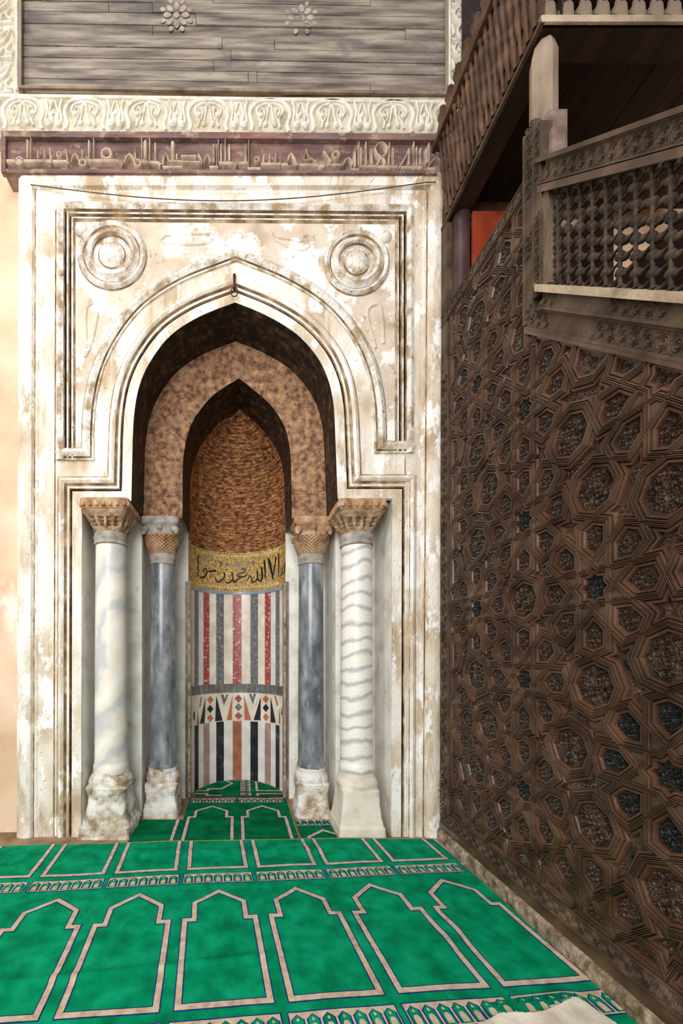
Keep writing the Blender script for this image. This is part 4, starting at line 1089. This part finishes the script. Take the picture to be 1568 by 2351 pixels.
# carved border strips
def carved_strip(name, path, wd, m='wood_grey', base=.006, plain=None, parent=minb):
    """path: two points (D,z) along the lower edge, strip rises wd to the left of the direction"""
    (d0, z0), (d1, z1) = path; L_ = math.hypot(d1 - d0, z1 - z0); e = ((d1 - d0) / L_, (z1 - z0) / L_); nn = (-e[1], e[0])
    W = lambda s, t, h: mp(d0 + e[0] * s + nn[0] * t, z0 + e[1] * s + nn[1] * t, h)
    b = MB()
    prof = [(0, -.03), (0, base + .006), (wd * .10, base + .006), (wd * .13, base - .001), (wd * .87, base - .001), (wd * .90, base + .006), (wd, base + .006), (wd, -.03)]
    b.grid([[W(0, t, h), W(L_, t, h)] for t, h in prof])
    for s in (0, L_): b.add([W(s, t, h) for t, h in prof], [tuple(range(8))])
    s = wd * .4; flip = 1
    while s < L_ - wd * .3:
        r = wd * .33; skip = plain and any(a < s / L_ < c for a, c in plain)
        if not skip:
            for q in (0, 1):
                cx, cy = s, wd * .5; a0 = flip * (math.pi * (.5 if q == 0 else 1.5))
                pts = [(cx + (r - r * .8 * j / 13) * math.cos(a0 + flip * 7.2 * j / 13), cy + (r - r * .8 * j / 13) * math.sin(a0 + flip * 7.2 * j / 13)) for j in range(14)]
                V, Fc = curl(pts, wd * .038, wd * .075); b.add([W(x, y, base - .001 + h) for x, y, h in V], Fc)
            for sg in (-1, 1):
                pts = [(s + wd * .30, wd * (.5 + sg * .32)), (s + wd * .42, wd * (.5 + sg * .12)), (s + wd * .48, wd * (.5 + sg * .26)), (s + wd * .40, wd * (.5 + sg * .33))]
                V, Fc = curl(spline(pts, 3), wd * .035, wd * .07); b.add([W(x, y, base - .001 + h) for x, y, h in V], Fc)
        s += wd * .8; flip = -flip
    return b.build(name, m, parent, smooth=45)
carved_strip('carved_border', [(DN, .135), (3.262, .135)], .095, 'wood_border')
carved_strip('carved_border', [(3.245, .235), (3.245, 3.75)], .135, 'wood_border', .010)
carved_strip('carved_border', [(2.28, 4.135), (3.25, 4.135)], .085, 'wood_grey', .010)
carved_strip('carved_post', [(2.28, 3.37), (2.28, 4.45)], .085, 'wood_grey', .022, plain=[(.05, .3), (.45, .6)])
carved_strip('carved_post', [(2.195, 3.45), (2.195, 4.36)], .06, 'wood_grey', .03, plain=[(.5, .7)])
def sloped(d_hi, d_lo, zf, wd, name, m, base, plain):
    carved_strip(name, [(d_lo, zf(d_lo)), (d_hi, zf(d_hi))], wd, m, base, plain)
nfac = math.cos(math.atan(SL))
sloped(2.28, DN, zl, .128 * nfac, 'carved_rail', 'wood_grey', .014, [(.12, .5), (.72, .9)])
sloped(2.16, DN, lambda D: zl(D) + .13, .118 * nfac, 'carved_rail', 'wood_grey', .028, [(.1, .55), (.74, .92)])
sloped(2.16, DN, lambda D: zlb(D) + .54, .125 * nfac, 'top_rail', 'wood_grey', .028, None)
b = MB()   # pale sill under the lattice and moulding under top rail
def bar(b, dA, dB, zf, hgt_, h0, h1, mi=0):
    b.add([mp(dA, zf(dA), h0), mp(dA, zf(dA), h1), mp(dA, zf(dA) + hgt_, h1), mp(dA, zf(dA) + hgt_, h0), mp(dB, zf(dB), h0), mp(dB, zf(dB), h1), mp(dB, zf(dB) + hgt_, h1), mp(dB, zf(dB) + hgt_, h0)],
          [(0, 1, 2, 3), (4, 7, 6, 5), (0, 4, 5, 1), (1, 5, 6, 2), (2, 6, 7, 3), (3, 7, 4, 0)], mi)
bar(b, 2.16, DN, lambda D: zlb(D) - .035, .04, -.06, .05); b.build('lattice_sill', 'wood_sill', minb, smooth=0)
b = MB(); bar(b, 2.16, DN, lambda D: zlb(D) + .50, .045, -.05, .034); bar(b, 2.28, DN, lambda D: zl(D) - .025, .025, -.03, .018); bar(b, 2.16, DN, lambda D: zlb(D) + .66, .025, -.06, .045)
b.build('rail_moulding', 'wood', minb, smooth=0)
b = MB(); b.box(XM - .02, XM + .05, 2.10, 2.135, zlb(2.12), 4.0); b.build('lattice_stile', 'wood_pale', minb, smooth=0)
# lattice of turned spindles
def spindle(fn, length, name, pitch, r=.011):
    b = MB(); n_ = max(2, int(length / pitch)); rows_t = []; rr = []
    m_ = n_ * 8
    for i in range(m_ + 1):
        t = i / m_; rows_t.append(fn(t)); ph = (t * n_) % 1
        rr.append(r * (.62 + .95 * max(0, math.cos(2 * math.pi * (ph - 0.0))) ** .8))
    b.tube(rows_t, rr, 8); return b.build(name, 'wood_lat', lat, smooth=50)
lat = bpy.data.objects.new('turned_lattice', None); COL.objects.link(lat); lat.location = (XM, 1.7, 3.4); lat.parent = minb; bpy.context.view_layer.update(); lat.matrix_parent_inverse = Matrix.Identity(4); lat.location = (0, -.5, 3.3); bpy.context.view_layer.update()
D = 2.078; xx = XM + .012
while D > 1.0:
    spindle(lambda t, D=D: (xx, D, zlb(D) + .002 + .50 * t), .50, 'lattice_spindle', .068, .0125); D -= .068
zk = 2.62
while zk < 3.94:        # level cross bars threaded through the upright spindles
    db = 2.125 + (zk - 3.465) / SL; da = max(1.0, db - .50 / SL); db = min(2.10, db)
    if db - da > .05: spindle(lambda t, zk=zk, da=da, db=db: (xx + .006, db + (da - db) * t, zk), db - da, 'lattice_cross_bar', .068, .0100)
    zk += .066
# body: back board, far side, stair, curb board
b = MB(); XF = 2.72
pts = [(DN, .1), (3.25, .1), (3.25, 4.2), (2.28, 4.2), (2.28, zl(2.28)), (DN, zl(DN))]
nS = len(pts)
b.add([(XM + .020, d, z) for d, z in pts] + [(XM + .05, d, z) for d, z in pts], [tuple(range(nS)), tuple(range(nS, 2 * nS))] + [(k, (k + 1) % nS, (k + 1) % nS + nS, k + nS) for k in range(nS)])
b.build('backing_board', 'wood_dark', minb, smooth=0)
b = MB()
pts2 = [(DN, .1), (3.25, .1), (3.25, 4.2), (2.28, 4.2), (2.0, zl(2.0) + .7), (1.65, zl(1.65) + .5), (DN, zl(DN) + .42)]
nS = len(pts2)
b.add([(XF, d, z) for d, z in pts2] + [(XF + .04, d, z) for d, z in pts2], [tuple(range(nS)), tuple(range(nS, 2 * nS))] + [(k, (k + 1) % nS, (k + 1) % nS + nS, k + nS) for k in range(nS)])
bar2 = lambda D: zlb(D)
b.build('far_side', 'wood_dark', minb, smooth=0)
b = MB()
for k in range(12):
    d1 = 2.25 - k * .2; z1_ = 3.2 - k * .2
    if d1 < DN + .1 or z1_ < .3: break
    b.box(XM + .05, XF, d1 - .2, d1, z1_ - .25, z1_)
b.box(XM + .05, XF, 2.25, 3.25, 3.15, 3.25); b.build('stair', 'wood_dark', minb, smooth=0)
b = MB(); b.box(XM - .022, XM + .05, DN, 3.262, .085, .135); b.build('base_board', 'wood', minb, smooth=0)
b = MB()   # canted corner beading at the marble pier
for k in range(70):
    z = .20 + k * .0165 if k < 22 else None
    if z: 
        X0, Y0 = XM - .018 + .012 * math.sin(k * 2.1), 3.21 + .02 * math.cos(k * 1.7)
        b.lathe([(.003, z), (.009, z + .004), (.009, z + .010), (.003, z + .014)], X0, Y0, 8)
b.build('bead_trim', 'wood_pale', minb)
# upper wall post with panel top, purple column, octagonal post
b = MB(); b.box(XM - .01, XM + .06, 3.15, 3.255, 3.75, 4.915); b.build('wall_post', 'wood_grey', minb, smooth=0)
b = MB(); b.lathe([(.058, 4.2), (.060, 4.3), (.060, 4.86), (.064, 4.88), (.064, 4.915)], 1.745, 3.12, 24); b.build('round_post', 'purple', minb)
b = MB()
b.lathe([(.066, 4.26), (.066, 4.84), (.050, 4.905)], 1.715, 2.24, 8); b.build('octagonal_post', 'wood_pale', minb, smooth=0)
b = MB(); b.box(1.675, 1.775, 2.15, 2.25, 4.20, 4.44); b.box(1.665, 1.735, 2.115, 2.17, 4.12, 4.30); b.build('post_foot', 'mauve_wood', minb, smooth=0)
b = MB(); b.box(1.80, 2.10, 3.06, 3.08, 4.2, 4.90); b.build('red_panel', 'redpanel', minb, smooth=0)
b = MB(); b.box(1.80, 2.72, 3.20, 3.235, 3.25, 4.915); b.build('added_dark_panel', 'wood_dark', minb, smooth=0)  # added dark sheet that keeps the view through the lattice dark
b = MB(); b.box(2.72, 2.76, 2.93, 3.235, 4.2, 4.915); b.build('added_far_screen', 'wood_dark', minb, smooth=0)  # added screen that blocks the bright wall beyond the far side
# broken stick on the rail
b = MB(); b.tube([mp(1.60, 3.625, .0), mp(1.575, 3.615, .012), mp(1.52, 3.555, .012), mp(1.45, 3.487, .0)], [.004, .006, .007, .006], 6)
tag(b.build('stick', 'wood_pale'), 'loose broken stick lying on the sloping top rail of the pulpit', 'stick')

# ------------------------------------------------------------------ wooden balcony over the pulpit
bal = thing('wooden_balcony', 'dark wooden balcony with turned balusters and jagged crest above the pulpit', 'balcony', (2.2, 2.7, 4.92))
XB, DBF, XE = 1.65, 2.17, 3.6
b = MB()
b.box(XB + .01, XB + .15, DBF, 3.225, 4.925, 4.985); b.box(XB + .15, XE, DBF, DBF + .14, 4.925, 4.985); b.build('perimeter_frame', 'wood_dark', bal, smooth=0)
b = MB()
x = XB
while x < XE:
    b.box(x + .002, x + .148, DBF + .02, 3.225, 5.10 + random.uniform(0, .004), 5.13); x += .15
b.build('floor_boards', 'wood_dark', bal, smooth=0)
b = MB(); b.box(XB + .15, XE, DBF + .10, DBF + .14, 4.985, 5.12); b.box(XB + .11, XB + .15, DBF, 3.225, 4.985, 5.12); b.build('inner_joist', 'wood_dark', bal, smooth=0)
b = MB(); b.box(1.70, 2.6, 3.15, 3.225, 4.99, 5.07); b.build('head_beam', 'wood_balc', bal, smooth=0)
lean = lambda z: XB - .055 * (z - 4.985) / .6
b = MB(); b.box(XB - .012, XB + .01, DBF - .01, 3.225, 4.92, 4.945); b.build('lower_trim', 'wood_grey', bal, smooth=0)
b = MB(); b.box(XB - .008, XE, DBF - .012, DBF + .01, 4.925, 4.962); b.build('front_trim', 'wood_sill', bal, smooth=0)
zr0, zr1 = 5.56, 5.61
b = MB(); b.box(1.80, XE, 3.20, 3.215, 5.14, 7.4); b.build('added_dark_backing', 'wood_dark', bal, smooth=0)  # added dark sheet so the gaps between balusters look shaded
b = MB(); b.box(lean(zr0) - .03, lean(zr0) + .035, DBF, 3.225, zr0, zr1); b.build('hand_rail', 'wood_balc', bal, smooth=0)
b = MB(); b.box(XB, XB + .02, DBF, 3.225, 4.985, 5.10); b.build('kick_board', 'wood_balc', bal, smooth=0)
pf = [(.010, 0), (.012, .03), (.017, .05), (.019, .10), (.012, .16), (.009, .19), (.017, .21), (.017, .23), (.010, .25), (.013, .32), (.018, .38), (.012, .42), (.009, .44), (.016, .46), (.016, .48), (.010, .5), (.010, .575)]
proto = None
D = DBF + .05; k = 0
while D < 3.205:
    sh = (k % 3) * .05
    b = MB(); rows = []
    for r, z in [(pf[0][0], 0)] + [(r, min(.57, z + sh)) for r, z in pf] :
        zz = 4.985 + z
        rows.append([(lean(zz) + r * 1.1 * math.cos(2 * math.pi * q / 10), D + r * 1.1 * math.sin(2 * math.pi * q / 10), zz) for q in range(10)])
    b.grid(rows, 0, True, True, True); b.build('baluster', 'wood_balc', bal); D += .052; k += 1
D = DBF + .06
while D < 3.17:
    b = MB(); xx_ = lean(zr1)
    o_ = [(-.05, 0), (.05, 0), (.045, .05), (.02, .075), (.03, .10), (.045, .13), (.03, .16), (.012, .15), (.0, .19), (-.012, .15), (-.03, .16), (-.045, .13), (-.03, .10), (-.02, .075), (-.045, .05)]
    b.add([(xx_ - .012, D + p * .95, zr1 + q) for p, q in o_] + [(xx_ + .012, D + p * .95, zr1 + q) for p, q in o_], [tuple(range(15)), tuple(range(15, 30))] + [(i, (i + 1) % 15, (i + 1) % 15 + 15, i + 15) for i in range(15)])
    b.build('crest', 'wood_balc', bal, smooth=0); D += .112
# front balusters: bottle shaped
x = XB + .05; fp = None
b = MB(); b.lathe([(.042, 4.962), (.044, 4.99), (.040, 5.045), (.016, 5.075), (.013, 5.10), (.020, 5.12), (.034, 5.16), (.040, 5.22), (.03, 5.32), (.014, 5.36), (.02, 5.40), (.02, 5.56)], 0, 0, 14)
fp = b.build('front_baluster', 'wood_pale', bal); fp.matrix_parent_inverse = Matrix.Identity(4)
first = True
while x < XE - .05:
    o = fp if first else fp.copy()
    if not first: COL.objects.link(o); o.parent = bal
    o.location = (x - bal.location.x, DBF + .03 - bal.location.y, -bal.location.z); first = False; x += .098
b = MB(); b.box(lean(zr0), XE, DBF - .02, DBF + .06, zr0, zr1); b.build('front_rail', 'wood_pale', bal, smooth=0)

# stone curb under the pulpit
b = MB(); rows = []
for i in range(421):
    D = DN + (3.255 - DN) * i / 420
    row = []
    for j, (x, z) in enumerate([(1.607, 0), (1.607, .022), (1.609, .045), (1.614, .066), (1.622, .078), (1.635, .084), (1.70, .084)]):
        dn = nz(D * 9, j * .5, 2) * .7 + nz(D * 26, j * .9, 8) * .8 + nz(D * 60, j * 1.7, 5) * .4
        e = 1 if 0 < j < 6 else 0
        row.append((x - .014 * dn * e, D, max(0, z + .012 * dn * e * (j < 5))))
    rows.append(row)
b.grid(rows); 
b.add([rows[0][k] for k in range(7)] + [(1.70, DN, 0)], [tuple(range(8))])
tag(b.build('stone_curb', 'stone', None, smooth=25), 'rough pale stone curb running along the foot of the pulpit', 'curb')
